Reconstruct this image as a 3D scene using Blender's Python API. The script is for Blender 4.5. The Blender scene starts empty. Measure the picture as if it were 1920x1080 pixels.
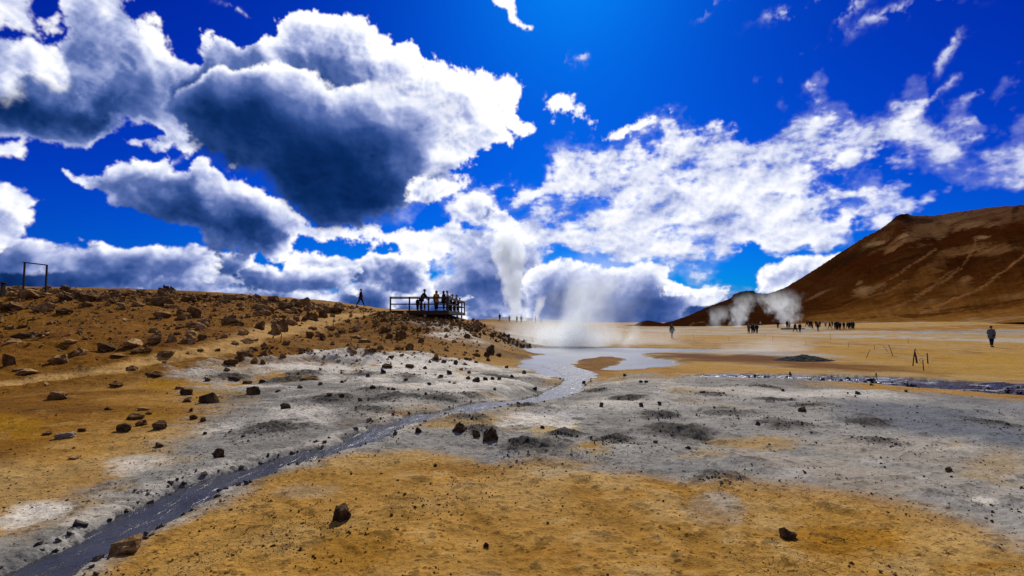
# Hot-spring field under a broken sky : everything is computed here, nothing is loaded.
import numpy as np, math
# ---------------------------------------------------------------- camera chart
W0, H0 = 1920.0, 1080.0
LENS = 20.0
FPX = W0 * LENS / 36.0
PITCH = math.atan((603 - 540) / FPX)
CAM_Z = 1.7
CP, SP = math.cos(PITCH), math.sin(PITCH)

def px_dir(px, py):
    x = (np.asarray(px, float) - 960) / FPX
    v = (540 - np.asarray(py, float)) / FPX
    y = CP - v * SP
    z = SP + v * CP
    return x, y, z

def dir_px(x, y, z):
    d = y * CP + z * SP
    u = -y * SP + z * CP
    d = np.maximum(d, 1e-3)
    return 960 + FPX * x / d, 540 - FPX * u / d

# ---------------------------------------------------------------- noise on regular grids
def lattice_noise(h, w, cy, cx, rng):
    """smooth value noise on an h x w grid, cell size cy x cx pixels"""
    ny, nx = int(h / cy) + 5, int(w / cx) + 5
    L = rng.random((ny, nx)).astype(np.float32) * 2 - 1
    def taps(n, c):
        p = np.arange(n, dtype=np.float32) / c + rng.random()
        i = np.floor(p).astype(int); t = p - i
        w0 = (1 - t) ** 3 / 6; w1 = (3 * t ** 3 - 6 * t ** 2 + 4) / 6
        w2 = (-3 * t ** 3 + 3 * t ** 2 + 3 * t + 1) / 6; w3 = t ** 3 / 6
        return i, (w0, w1, w2, w3)
    iy, wy = taps(h, cy)
    R = sum(wy[k][:, None] * L[np.minimum(iy + k, ny - 1)] for k in range(4))
    ix, wx = taps(w, cx)
    return sum(wx[k][None, :] * R[:, np.minimum(ix + k, nx - 1)] for k in range(4)) * 1.9

def fbm(h, w, cell, octs, rng, gain=0.5, stretch=1.0, billow=False):
    out = np.zeros((h, w), np.float32); a = 1.0; tot = 0
    for o in range(octs):
        if cell < 1.2: break
        n = lattice_noise(h, w, max(cell, 1), max(cell * stretch, 1), rng)
        if billow: n = 1 - 2 * np.abs(n)
        out += a * n; tot += a
        a *= gain; cell *= 0.5
    out -= out.mean()
    return out * (0.42 / out.std())

def sample(img, y, x):
    h, w = img.shape
    y = np.clip(y, 0, h - 1.001); x = np.clip(x, 0, w - 1.001)
    i = y.astype(np.int32); j = x.astype(np.int32)
    ty = (y - i).astype(np.float32); tx = (x - j).astype(np.float32)
    f = img.ravel(); k = i * w + j
    return ((f[k] * (1 - tx) + f[k + 1] * tx) * (1 - ty) + (f[k + w] * (1 - tx) + f[k + w + 1] * tx) * ty)

def sstep(a, b, x):
    t = np.clip((x - a) / (b - a), 0, 1)
    return t * t * (3 - 2 * t)

def poly_sdf(X, Y, pts):
    """positive inside"""
    pts = np.asarray(pts, float)
    d = np.full(X.shape, 1e18); ins = np.zeros(X.shape, bool)
    for (ax, ay), (bx, by) in zip(pts, np.roll(pts, -1, 0)):
        ex, ey = bx - ax, by - ay
        t = np.clip(((X - ax) * ex + (Y - ay) * ey) / (ex * ex + ey * ey + 1e-9), 0, 1)
        d = np.minimum(d, (X - ax - t * ex) ** 2 + (Y - ay - t * ey) ** 2)
        c = (ay > Y) != (by > Y)
        with np.errstate(divide='ignore', invalid='ignore'):
            xi = ex * (Y - ay) / (ey if ey else 1e-9) + ax
        ins ^= c & (X < xi)
    d = np.sqrt(d)
    return np.where(ins, d, -d).astype(np.float32)

AZ0, AZ1, EL0, EL1, DEG = -58.0, 58.0, -3.0, 47.0, 0.05

# cloud outlines in photo pixels
CL = {}
CL['A'] = [(330,120),(360,95),(385,62),(410,45),(440,60),(480,75),(500,55),(505,30),(530,22),(560,25),(590,30),(625,38),(650,22),(680,30),(705,50),(715,75),(740,90),(765,95),(790,118),(820,100),(850,105),(880,115),(900,135),(930,145),(955,160),(978,182),(968,215),(1000,244),(965,250),(940,235),(935,270),(900,285),(880,310),(862,325),(866,358),(840,385),(800,392),(770,385),(720,410),(670,412),(620,402),(570,375),(530,350),(490,325),(440,300),(400,275),(370,255),(330,245),(300,180)]
CL['B'] = [(-260,60),(-150,70),(-60,85),(0,80),(45,70),(90,85),(100,40),(95,-40),(215,-40),(250,25),(265,60),(290,65),(335,80),(370,105),(420,150),(420,240),(380,255),(345,275),(300,268),(260,288),(220,280),(232,262),(268,252),(262,235),(225,218),(205,240),(200,258),(180,272),(140,284),(100,288),(60,282),(30,272),(0,252),(-120,270),(-260,250)]
CL['C'] = [(135,322),(160,330),(215,318),(218,302),(245,310),(270,305),(298,292),(320,310),(350,305),(370,286),(400,300),(435,345),(480,355),(520,372),(560,392),(600,405),(650,412),(700,424),(722,440),(650,447),(600,440),(555,455),(545,478),(500,474),(450,466),(420,452),(370,432),(300,415),(250,402),(205,384),(205,360),(150,345)]
CL['D'] = [(-260,380),(0,368),(55,374),(72,388),(30,400),(70,412),(30,424),(110,422),(180,428),(215,432),(260,448),(330,436),(395,450),(400,462),(545,478),(560,462),(625,452),(680,468),(692,478),(740,486),(800,500),(830,520),(760,545),(700,560),(640,592),(400,640),(-260,640)]
CL['D0'] = [(-260,380),(0,368),(55,374),(74,390),(34,402),(70,414),(30,428),(30,450),(-260,470)]
CL['B2'] = [(-260,90),(-60,95),(0,88),(40,82),(95,95),(118,125),(112,150),(90,165),(60,160),(30,150),(0,180),(-260,220)]
CL['A2'] = [(335,150),(370,122),(405,116),(440,130),(480,120),(520,124),(560,140),(600,156),(640,176),(690,168),(760,158),(815,180),(852,208),(868,245),(855,290),(825,318),(780,345),(778,388),(740,408),(670,420),(610,412),(555,382),(500,348),(450,315),(400,285),(350,255),(310,200)]
CL['A3'] = [(762,350),(780,335),(800,325),(830,328),(860,334),(866,358),(840,382),(800,386),(768,378)]
CL['A4'] = [(560,150),(640,165),(700,150),(760,160),(810,175),(850,200),(870,240),(860,290),(830,320),(780,350),(760,390),(680,400),(600,380),(560,280)]
CL['E'] = [(800,480),(850,460),(920,440),(960,452),(1010,462),(1010,520),(940,580),(900,605),(700,605),(700,560),(760,540),(830,515)]
CL['F'] = [(1052,322),(1105,292),(1200,285),(1250,258),(1300,262),(1345,242),(1372,228),(1378,240),(1472,236),(1498,222),(1500,206),(1540,208),(1560,222),(1620,218),(1700,200),(1745,200),(1740,232),(1690,262),(1705,290),(1640,300),(1580,298),(1520,306),(1590,330),(1545,345),(1600,366),(1540,385),(1590,410),(1565,452),(1480,470),(1400,482),(1300,488),(1180,486),(1080,478),(1000,470),(930,455),(860,420),(860,385),(900,368),(950,380),(1000,400),(1060,398),(1110,392),(1100,372),(1040,368),(990,362),(1035,345),(1060,350)]
CL['F2'] = [(1590,380),(1640,340),(1700,322),(1790,345),(1792,372),(1720,392),(1640,412),(1590,405)]
CL['F3'] = [(1700,265),(1850,200),(1860,210),(1760,250),(1800,290),(1920,262),(1990,255),(2100,300),(2100,340),(1920,350),(1850,358),(1840,330),(1740,335),(1660,318),(1760,310),(1700,300)]
CL['G'] = [(750,432),(800,418),(845,408),(870,425),(880,440),(960,440),(1010,460),(900,470),(820,470),(780,460),(700,450)]
CL['G2'] = [(862,380),(890,366),(915,370),(935,380),(960,378),(985,396),(990,420),(900,420),(870,405)]
CL['H'] = [(985,505),(1010,496),(1060,490),(1130,495),(1200,484),(1255,486),(1264,520),(1290,530),(1340,536),(1380,542),(1360,560),(1300,575),(1260,640),(1000,640),(985,560),(980,530)]
CL['I'] = [(1402,522),(1430,508),(1455,503),(1475,488),(1500,486),(1545,480),(1640,470),(1640,560),(1400,560),(1420,540)]
CL['J'] = [(905,-60),(985,-60),(975,10),(998,40),(985,48),(962,38),(940,18),(915,8)]
CL['K'] = [(1030,208),(1048,188),(1062,176),(1082,186),(1085,205),(1105,205),(1110,225),(1130,232),(1128,248),(1105,240),(1085,236),(1060,228)]
CL['L'] = [(1148,262),(1165,250),(1195,238),(1240,225),(1255,210),(1270,216),(1240,232),(1205,250),(1195,262),(1165,266)]
CL['M'] = [(-260,-80),(20,-60),(45,15),(62,55),(35,48),(0,55),(-260,30)]
CL['N'] = [(65,5),(85,12),(92,40),(75,46),(66,36),(74,22)]
CL['O'] = [(-40,275),(15,268),(32,290),(28,308),(-40,312)]
WISPS = [(1350,22,26,7,-25),(1490,8,40,7,-30),(1600,12,26,9,-55),(1655,20,40,9,-30),(1740,8,50,9,-10),(1525,75,16,7,-45),(1790,105,30,6,-50),(1910,112,18,12,-30),(1095,130,9,5,-45),(1075,128,4,8,0),(435,32,22,5,40),(603,10,16,4,-10),(1740,185,60,5,-25),(1850,175,40,5,-20),(300,325,30,5,-30),(1035,175,4,6,0),(1040,315,10,6,0),(470,335,24,10,30),(1520,350,40,6,-8),(1610,250,50,8,-15),(1830,268,40,6,-10)]

def make_sky(seed=7):
    rng = np.random.default_rng(seed)
    w = int((AZ1 - AZ0) / DEG); h = int((EL1 - EL0) / DEG)
    az = np.radians(AZ0 + (np.arange(w) + .5) * DEG); el = np.radians(EL0 + (np.arange(h) + .5) * DEG)
    AZ, EL = np.meshgrid(az, el)
    PX, PY = dir_px(np.sin(AZ) * np.cos(EL), np.cos(AZ) * np.cos(EL), np.sin(EL))
    PX = PX.astype(np.float32); PY = PY.astype(np.float32)
    s = 4
    lx, ly = PX[::s, ::s], PY[::s, ::s]
    II, JJ = np.meshgrid(np.arange(h, dtype=np.float32), np.arange(w, dtype=np.float32), indexing='ij')
    # domain warp (grid cells; one cell about one photo pixel in mid frame)
    wx = fbm(h, w, 60, 6, rng, .55) ; wy = fbm(h, w, 60, 6, rng, .55)
    big = fbm(h, w, 130, 7, rng, .52)
    bil = fbm(h, w, 48, 6, rng, .55, 1.25, True)
    fine = fbm(h, w, 12, 4, rng, .7)
    strat = fbm(h, w, 30, 6, rng, .56, 3.2)
    strat2 = fbm(h, w, 11, 4, rng, .6, 2.2)
    # sheet texture aligned with the rows of the high cloud (tilted bands)
    def sdf(name, warp):
        L = poly_sdf(lx, ly, CL[name])
        return sample(L, (II + wy * warp) / s, (JJ + wx * warp) / s)
    # sun in photo pixels
    SX, SY = 1030.0, -160.0
    dx = SX - PX; dy = SY - PY; dl = np.sqrt(dx * dx + dy * dy) + 1
    # grid steps per photo pixel (approx): +x px -> +col, -y px -> +row
    gx = (dx / dl); gy = (-dy / dl)
    I2, J2 = II[::2, ::2] / 2, JJ[::2, ::2] / 2; gx2, gy2 = gx[::2, ::2], gy[::2, ::2]
    def march(T, step, n):
        """optical depth of the cloud between each point and the sun, along the sky"""
        T2 = np.ascontiguousarray(T[::2, ::2]); acc = np.zeros_like(T2); pos = 0.0; st = step
        for i in range(n):
            pos += st; acc += sample(T2, I2 + gy2 * (pos / 2), J2 + gx2 * (pos / 2)) * st; st *= 1.35
        return sample(acc, II / 2, JJ / 2)
    def relief(F, k):
        R = F - sample(F, II + gy * k, JJ + gx * k)
        return R * (.42 / R.std())
    rel = relief(bil, 8) * .5 + relief(big, 24) * .75 + relief(bil, 22) * .5
    # ambient distance-from-sun factor : clouds nearer the sun glow more
    near = np.exp(-dl / 900.0)
    alpha = np.zeros((h, w), np.float32); col = np.zeros((h, w, 3), np.float32)
    ramp_p = np.array([0, .12, .3, .5, .7, .88, 1.0])
    ramp_c = np.array([[.0009, .010, .062], [.004, .028, .135], [.028, .075, .27], [.11, .175, .44], [.40, .46, .74], [.80, .84, .99], [1.05, 1.05, 1.06]])
    def tint(b):
        return np.stack([np.interp(b, ramp_p, ramp_c[:, c]) for c in range(3)], -1).astype(np.float32)
    def over(a, b):
        nonlocal alpha, col
        c = tint(np.clip(b, 0, 1))
        col = c * a[..., None] + col * (1 - a[..., None])
        alpha = a + alpha * (1 - a)
    def layer(names, warp, noise, edge, thick, kabs, floor=0.0, top=1.0, soft=1.0, glow=.25, bias=0.0, amax=1.0, tex=0.0, texf=None, dense=(), clampd=None, d=None, steps=11, relk=1.0):
        if d is None:
            for n in names:
                q = sdf(n, warp); d = q if d is None else np.maximum(d, q)
        if clampd is not None: d = np.where(d > 0, clampd * np.tanh(d / clampd), d * 1.3)
        d = d + noise + bias
        a = sstep(-edge, edge, d) * amax
        T = np.clip(d / thick, 0, 1.6) ** 1.1
        ex = np.zeros_like(T)
        for (cx, cy, rx, ry, ang, amt) in dense:
            t = math.radians(ang); X = PX - cx + wx * 60; Y = PY - cy + wy * 60
            u = (X * math.cos(t) + Y * math.sin(t)) / rx; v = (-X * math.sin(t) + Y * math.cos(t)) / ry
            ex += amt * np.exp(-(u * u + v * v))
        T = np.clip(T * (1 + .45 * big + .35 * bil), 0, None)
        m = march(T, 2.5, steps)
        b = np.exp(-m * kabs) * .8 + np.exp(-m * kabs * .25) * .2
        b = b * np.exp(-T * soft * .5 - ex * sstep(0, 25, d))
        b = floor * np.exp(-ex * .6) + (top - floor) * b + glow * near * np.exp(-T * soft - ex)
        if texf is not None: b = b + tex * (texf * .55 + rel * relk) * np.clip(.18 + b, 0, 1)
        over(a, b)
        return d
    def row(y0, y1, x0, x1, amp, slope=0.0, thick=30, kabs=.03, floor=.2, top=.9, n=11, r=None, edge=5, fade=60):
        """one row of stratocumulus: a lumpy lit top at y0, a flat base at y1"""
        rr = np.random.default_rng(n)
        lump = fbm(8, w, 90, 5, rr, .55, 1.0, True)[4]; lump2 = fbm(8, w, 150, 4, rr, .5)[4]
        topy = y0 + slope * (PX - x0) - amp * lump[None, :] * 1.2 - amp * .8 * lump2[None, :]
        boty = y1 + slope * (PX - x0) + amp * .5 * lump2[None, ::-1]
        d = np.minimum(PY - topy, boty - PY)
        d = np.minimum(d, np.minimum(PX - x0, x1 - PX) * .4)
        gap = sample(lump2[None, :].repeat(3, 0), np.ones_like(PX), JJ * 1.0) * 10
        layer([], 0, bil * 10 + fine * 5 + strat * 9 + gap, edge, thick, kabs, floor, top, .7, .08, tex=.21, texf=strat * .8 + bil * .7 + big * .6 + fine * .2, d=d, clampd=40)
    # ---------------- far to near
    row(535, 640, -300, 1420, 6, 0, 30, .012, .34, .70, 1, edge=16)
    row(566, 600, -300, 1100, 5, .01, 14, .05, .26, .74, 2, edge=5)
    row(545, 590, 880, 1390, 6, .01, 18, .04, .26, .92, 21, edge=4)
    layer(['E'], 26, strat * 12 + fine * 5 + bil * 6, 14, 60, .012, .30, .86, .6, .04, tex=.14, texf=strat + bil * .6 + big * .5, dense=[(900, 525, 60, 45, 0, .45), (760, 590, 90, 25, 0, .3)])
    row(536, 575, -300, 860, 7, .03, 18, .045, .18, .84, 3, edge=4)
    layer(['H'], 14, strat * 6 + bil * 8 + fine * 4, 4, 40, .035, .28, 1.0, .5, .10, tex=.14, texf=strat * .7 + bil * .6 + big * .6, dense=[(1060, 545, 70, 35, 0, .55), (1230, 510, 25, 18, 0, .1), (1260, 590, 90, 30, 0, .2)])
    row(540, 556, 1240, 1385, 3, .02, 12, .05, .4, 1.0, 22, edge=3)
    layer(['I'], 12, bil * 7 + fine * 4, 4, 40, .03, .36, 1.0, .5, .1, tex=.16, texf=bil + fine * .3)
    row(505, 550, -300, 720, 8, .035, 22, .045, .12, .84, 4, edge=4)
    row(466, 525, 540, 800, 8, .09, 26, .04, .14, .98, 5, edge=4)
    row(486, 536, 120, 660, 8, .03, 22, .045, .12, .86, 41, edge=4)
    row(460, 525, -300, 480, 9, .05, 26, .036, .07, .86, 6, edge=5)
    row(452, 500, 150, 470, 7, .07, 24, .05, .10, .86, 43, edge=4)
    row(428, 492, -300, 400, 7, .05, 30, .034, .07, .90, 7, edge=5)
    layer(['D0'], 24, bil * 9 + fine * 6, 6, 50, .016, .36, .86, .5, .05, tex=.16, texf=bil + big * .5)
    # ---------------- the sheet of high cloud on the right
    tx = strat * 11 + strat2 * 9 + big * 4 + fine * 4 + bil * 3
    shade = strat * .5 + strat2 * .4 + bil * .45 + fine * .3 + big * .3
    layer(['F'], 38, tx * 1.9, 16, 60, .006, .62, .90, .25, .03, bias=-3, clampd=22, tex=.22, texf=shade * 1.5, relk=.5, amax=.97)
    layer(['F2', 'F3'], 36, tx * 1.7, 17, 60, .006, .66, .90, .3, .0, bias=-9, clampd=20, amax=.82, tex=.18, texf=shade * 1.5, relk=.4)
    layer(['F', 'F3'], 60, tx * 1.2, 30, 60, .006, .6, .8, .25, 0, bias=6, clampd=10, amax=.3, tex=.15, texf=shade)
    layer(['G', 'G2'], 20, bil * 10 + fine * 5, 5, 40, .022, .42, 1.0, .6, .12, tex=.14, texf=bil + big * .3, dense=[(930, 405, 26, 9, 10, .6), (810, 437, 30, 10, 0, .5)])
    # ---------------- the big left masses
    layer(['C'], 22, bil * 11 + fine * 6 + big * 5, 5, 45, .020, .12, .97, .7, .05, tex=.17, texf=bil * .7 + big * .7 + fine * .25,
          dense=[(330, 375, 110, 30, 12, .6), (430, 430, 90, 32, 20, 1.0), (520, 455, 55, 25, 20, .8)])
    layer(['M', 'N', 'O'], 28, bil * 9 + fine * 8, 9, 60, .010, .45, .90, .4, .05, amax=.95, tex=.17, texf=bil + fine * .3)
    layer(['B'], 30, bil * 11 + fine * 7 + big * 7, 7, 60, .0045, .30, .95, .5, .04, tex=.17, texf=bil * .7 + big * .8 + fine * .25,
          dense=[(40, 205, 150, 42, 8, 1.7), (-60, 170, 90, 70, 0, 1.3), (150, 215, 60, 22, 10, .9), (300, 200, 120, 45, 20, .35), (130, 70, 45, 45, 60, .4), (110, 265, 80, 18, 0, .35)])
    eB = 8 + 16 * sstep(130, 160, PY)
    layer(['B2'], 24, bil * 11 + fine * 6, eB, 50, .010, .36, .90, .55, .04, tex=.17, texf=bil + fine * .3 + big * .4, dense=[(60, 190, 90, 28, 15, 1.0)])
    layer(['A'], 22, bil * 12 + fine * 8 + big * 4, 5, 60, .0065, .30, 1.05, .45, .22, tex=.17, texf=bil * .8 + big * .6 + fine * .35,
          dense=[(640, 110, 60, 40, 30, .55), (560, 90, 50, 22, 30, .3), (450, 110, 60, 25, 20, .3), (700, 250, 120, 90, 30, .4), (560, 200, 200, 80, 25, .5), (480, 290, 120, 40, 30, 1.0), (345, 215, 50, 80, 0, .8), (660, 395, 160, 40, 0, 1.2)])
    eA = 6 + 22 * sstep(660, 740, PX) + 12 * sstep(200, 300, PY) * sstep(700, 640, PX)
    layer(['A2'], 22, bil * 10 + fine * 5 + big * 5, eA, 62, .0125, .05, 1.02, .65, .0, tex=.13, texf=bil * .7 + big * 1.0 + fine * .15,
          dense=[(640, 345, 140, 60, 20, .9), (450, 190, 110, 45, 20, .6), (560, 240, 130, 70, 30, .45), (690, 210, 40, 30, 0, .2)])
    layer(['A3'], 16, bil * 8 + fine * 6, 6, 34, .02, .4, 1.03, .6, .15, tex=.14, texf=bil, dense=[(815, 375, 40, 12, 0, .5)])
    layer(['J', 'K', 'L'], 22, bil * 7 + fine * 8, 6, 40, .006, .75, 1.03, .3, .2, tex=.12, texf=bil, bias=-4)
    # wisps
    for (cx, cy, rx, ry, ang) in WISPS:
        t = math.radians(ang); X = PX - cx + wx * 26 + bil * 5; Y = PY - cy + wy * 26 + fine * 4
        u = (X * math.cos(t) + Y * math.sin(t)) / rx; v = (-X * math.sin(t) + Y * math.cos(t)) / ry
        g = np.exp(-(u * u + v * v) * .9) * sstep(-.35, .9, bil * .9 + fine * .7 + strat2 * .3)
        over(np.clip(g * 1.1, 0, .8), np.full_like(g, .84))
    return alpha, col, PX, PY

# ================================================================= TERRAIN
RNG = np.random.default_rng(11)
_az_in = np.linspace(-47.5, 47.5, 1180)
_out = 47.5 + np.cumsum(np.geomspace(.25, 9, 36)); _out = _out[_out < 172]
AZC = np.radians(np.concatenate([-_out[::-1], _az_in, _out]))
R1 = np.geomspace(.9, 3.0, 60, endpoint=False)
R2 = np.geomspace(3.0, 30.0, 560, endpoint=False)
R3 = np.geomspace(30.0, 190.0, 330, endpoint=False)
R4 = np.geomspace(190.0, 14000.0, 130)
RR = np.concatenate([R1, R2, R3, R4])
LR = np.log(RR)
NA, NR = len(AZC), len(RR)
GAZ, GLR = np.meshgrid(AZC, LR)          # rows = range, columns = bearing
GR = np.exp(GLR)
GX = GR * np.sin(GAZ); GY = GR * np.cos(GAZ)

# known ground points: photo pixel + distance ahead of the camera
CTRL = [
 # near apron
 (-200,1075,3.75),(200,1075,3.75),(700,1078,3.75),(1300,1078,3.75),(1900,1078,3.75),(2150,1078,3.75),
 (-100,900,6.2),(150,900,6.3),(500,900,6.2),(960,900,6.1),(1400,900,6.1),(1800,900,6.1),(2150,905,6.1),
 (-100,800,9.5),(100,800,9.6),(300,800,9.5),(600,800,9.2),(960,800,9.3),(1300,800,9.3),(1700,800,9.4),(2100,805,9.6),
 (600,740,13.8),(850,740,14.4),(1050,740,14.6),(1300,745,14.2),(1600,745,14.4),(1900,752,14.0),
 (700,705,20),(900,705,21.5),(1200,712,20),(1400,706,22),(1650,712,21.0),(1900,728,18.8),(2150,735,18),
 # pool basin
 (1000,720,19.6),(960,705,24.5),(940,690,29),(1080,712,22.5),(1120,705,25),(1030,735,16.2),
 (985,680,34),(1060,700,26),(1120,676,36),(1230,684,31),(1000,660,46),(1180,655,50),(1330,657,47),(1450,676,34),(1560,676,34),
 (1100,648,58),(1000,640,66),(1250,640,66),(1260,634.5,72),(1400,640,64),(1600,640,62),(1730,672,37),(1860,651,49),(2100,650,50),
 (1404,625,101),(1460,615.5,137),(1500,623,108),(1550,613,143),(1572,618.4,110),(1426,612,187),(1700,620,106),(1880,615,112),(2100,612,115),
 (1250,613,170),(1350,613,175),(1500,607,200),(1600,604,205),(1700,602,200),(1850,598,190),(2100,594,170),(1200,612,240),
 # ridge beyond the pool
 (940,600,138),(980,605,134),(1010,606.5,132),(1060,612,125),(1100,622,118),(960,618,100),(1020,630,82),(900,603,125),
 # left rise
 (-300,560,40),(0,540,48),(100,541,50),(200,547,50),(300,548,51),(400,552,51),(500,559,52),(600,569,55),(675,575,57.5),(728,581,47),
 (-200,640,26),(0,640,25),(100,640,25),(0,600,33),(100,600,33),(60,570,41),(200,600,33),(200,570,42),(-300,700,17),
 (0,715,16.5),(100,702,18),(0,760,11.8),(150,750,12.6),(300,750,13.2),(450,720,17.5),
 (200,640,25.5),(300,672,21),(300,600,34),(300,572,43),(400,610,33),(400,576,44),(450,640,28),(500,600,39),(500,577,46),(540,615,37),(600,586,49),(620,598,46),(690,588,52),
 (560,660,27),(650,660,28),(700,690,22.5),(650,630,37),(760,640,34),(700,612,42),(800,660,31),(800,610,42.5),(840,600,46),(860,625,41),(876,604,52),(900,645,38),(920,662,36),(900,622,46),(940,640,46),(960,648,47),
 # hidden ground behind the rise
 (0,552,70),(200,556,70),(400,562,72),(600,580,80),(730,592,75),(100,580,120),(400,585,125),(700,604,130),(850,604,95),
]
FAR = [(a, 320, -3.0) for a in (-60, -40, -20, -5, 5)] + [(12, 320, -1.6), (16, 320, -1.4), (22, 320, -.6)] + [(a, 320, 1.0) for a in (30, 45, 60)] + [(a, 1500, -14.0) for a in (-60, -30, 0, 30, 60)] + [(a, 12000, -16.0) for a in (-60, -30, 0, 30, 60)] + \
      [(a, 1.0, 0.0) for a in (-100, -50, 0, 50, 100)] + [(a, 8.0, 0.05) for a in (-100, 100, -150, 150)] + [(a, 40.0, .5) for a in (-110, 110, -160, 160)] + [(-75, 40, 4.5), (-75, 90, 3.5), (75, 40, -.3), (75, 120, 3.0)] + [(a, 400.0, -3) for a in (-110, 110, 160, -160)]

def _ctrl_world():
    P = []
    for px, py, d in CTRL:
        x, y, z = px_dir(px, py); k = d / y
        P.append((x * k, d, CAM_Z + z * k))
    for a, r, z in FAR:
        P.append((r * math.sin(math.radians(a)), r * math.cos(math.radians(a)), z))
    return np.array(P)

def _q(x, y):
    return np.arctan2(x, y) * 2.2, np.log(np.hypot(x, y))

def _tps():
    P = _ctrl_world(); u, v = _q(P[:, 0], P[:, 1]); n = len(P)
    # heights divided by range keep the fit even in the picture
    val = P[:, 2] / np.maximum(np.hypot(P[:, 0], P[:, 1]), 6)
    r2 = (u[:, None] - u) ** 2 + (v[:, None] - v) ** 2
    K = .5 * r2 * np.log(r2 + 1e-9) + np.eye(n) * 2e-3
    Q = np.stack([np.ones(n), u, v], 1)
    A = np.block([[K, Q], [Q.T, np.zeros((3, 3))]])
    s = np.linalg.solve(A, np.concatenate([val, np.zeros(3)]))
    ca, cr = GAZ[::6, ::6], GLR[::6, ::6]
    cu, cv = ca * 2.2, cr
    out = s[n] + s[n + 1] * cu + s[n + 2] * cv
    for i in range(n):
        rr = (cu - u[i]) ** 2 + (cv - v[i]) ** 2
        out += s[i] * .5 * rr * np.log(rr + 1e-9)
    II, JJ = np.meshgrid(np.arange(NR) / 6., np.arange(NA) / 6., indexing='ij')
    pad = np.pad(out, ((0, 1), (0, 1)), mode='edge')
    # smooth (cubic-ish) upsampling : bilinear then light blur
    z = sample(pad.astype(np.float64), II, JJ)
    for ax in (0, 1):
        for _ in range(2):
            zp = np.pad(z, [(3, 3) if a == ax else (0, 0) for a in (0, 1)], mode='edge')
            sl = lambda k: zp[k:k + NR] if ax == 0 else zp[:, k:k + NA]
            z = sum(sl(k) for k in range(7)) / 7
    return z * np.maximum(GR, 6)

Z = _tps()

# world noise on the ground, sampled from tileable fbm tiles
def tile(seed, cell, octs=6, n=1024, gain=.5, billow=False):
    rng = np.random.default_rng(seed); out = np.zeros((n, n), np.float32); a = 1.
    c = cell
    yy = np.arange(n)
    for o in range(octs):
        m = max(int(n / c), 1)
        if c < 1.5: break
        L = rng.random((m, m)).astype(np.float32) * 2 - 1
        p = yy / (n / m); i = p.astype(int); t = p - i
        ws = ((1 - t) ** 3 / 6, (3 * t ** 3 - 6 * t ** 2 + 4) / 6, (-3 * t ** 3 + 3 * t ** 2 + 3 * t + 1) / 6, t ** 3 / 6)
        R = sum(ws[k][:, None] * L[(i + k) % m] for k in range(4))
        N = sum(ws[k][None, :] * R[:, (i + k) % m] for k in range(4))
        if billow: N = 1 - 2 * np.abs(N) * 1.8
        out += a * N; a *= gain; c /= 2
    out -= out.mean()
    return (out / out.std() * .42).astype(np.float32)

def wsample(T, x, y, size):
    n = T.shape[0]
    u = (np.asarray(x) / size * n) % n; v = (np.asarray(y) / size * n) % n
    i = u.astype(np.int32) % n; j = v.astype(np.int32) % n; tx = u - np.floor(u); ty = v - np.floor(v)
    i1 = (i + 1) % n; j1 = (j + 1) % n
    return (T[j, i] * (1 - tx) + T[j, i1] * tx) * (1 - ty) + (T[j1, i] * (1 - tx) + T[j1, i1] * tx) * ty
TA = tile(1, 256, 8); TB = tile(2, 200, 7, billow=True); TC = tile(3, 64, 6, gain=.62); TD = tile(4, 128, 7)

def grid_ij(x, y):
    a = np.arctan2(x, y); l = np.log(np.maximum(np.hypot(x, y), .9))
    return np.interp(l, LR, np.arange(NR)), np.interp(a, AZC, np.arange(NA))
def ground_z(x, y):
    i, j = grid_ij(np.asarray(x, float), np.asarray(y, float))
    return sample(Z, i, j)
def hit(px, py, zoff=0.0):
    """where the sight line through a photo pixel first meets the ground"""
    x, y, z = px_dir(px, py); a = math.atan2(x, y); h = math.hypot(x, y); s = z / h
    j = np.interp(a, AZC, np.arange(NA)); j0 = int(j); t = j - j0
    col = Z[:, j0] * (1 - t) + Z[:, min(j0 + 1, NA - 1)] * t
    f = col + zoff - (CAM_Z + s * RR)
    k = np.where(f[40:] > 0)[0]
    if len(k) == 0:
        k = int(np.argmax(f[40:900])) + 40; r = RR[k]
    else:
        k = k[0] + 40; f0, f1 = f[k - 1], f[k]
        r = RR[k - 1] + (RR[k] - RR[k - 1]) * (-f0 / (f1 - f0 + 1e-9)) if f0 < 0 else RR[k]
    return r * math.sin(a), r * math.cos(a), CAM_Z + s * r

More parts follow.
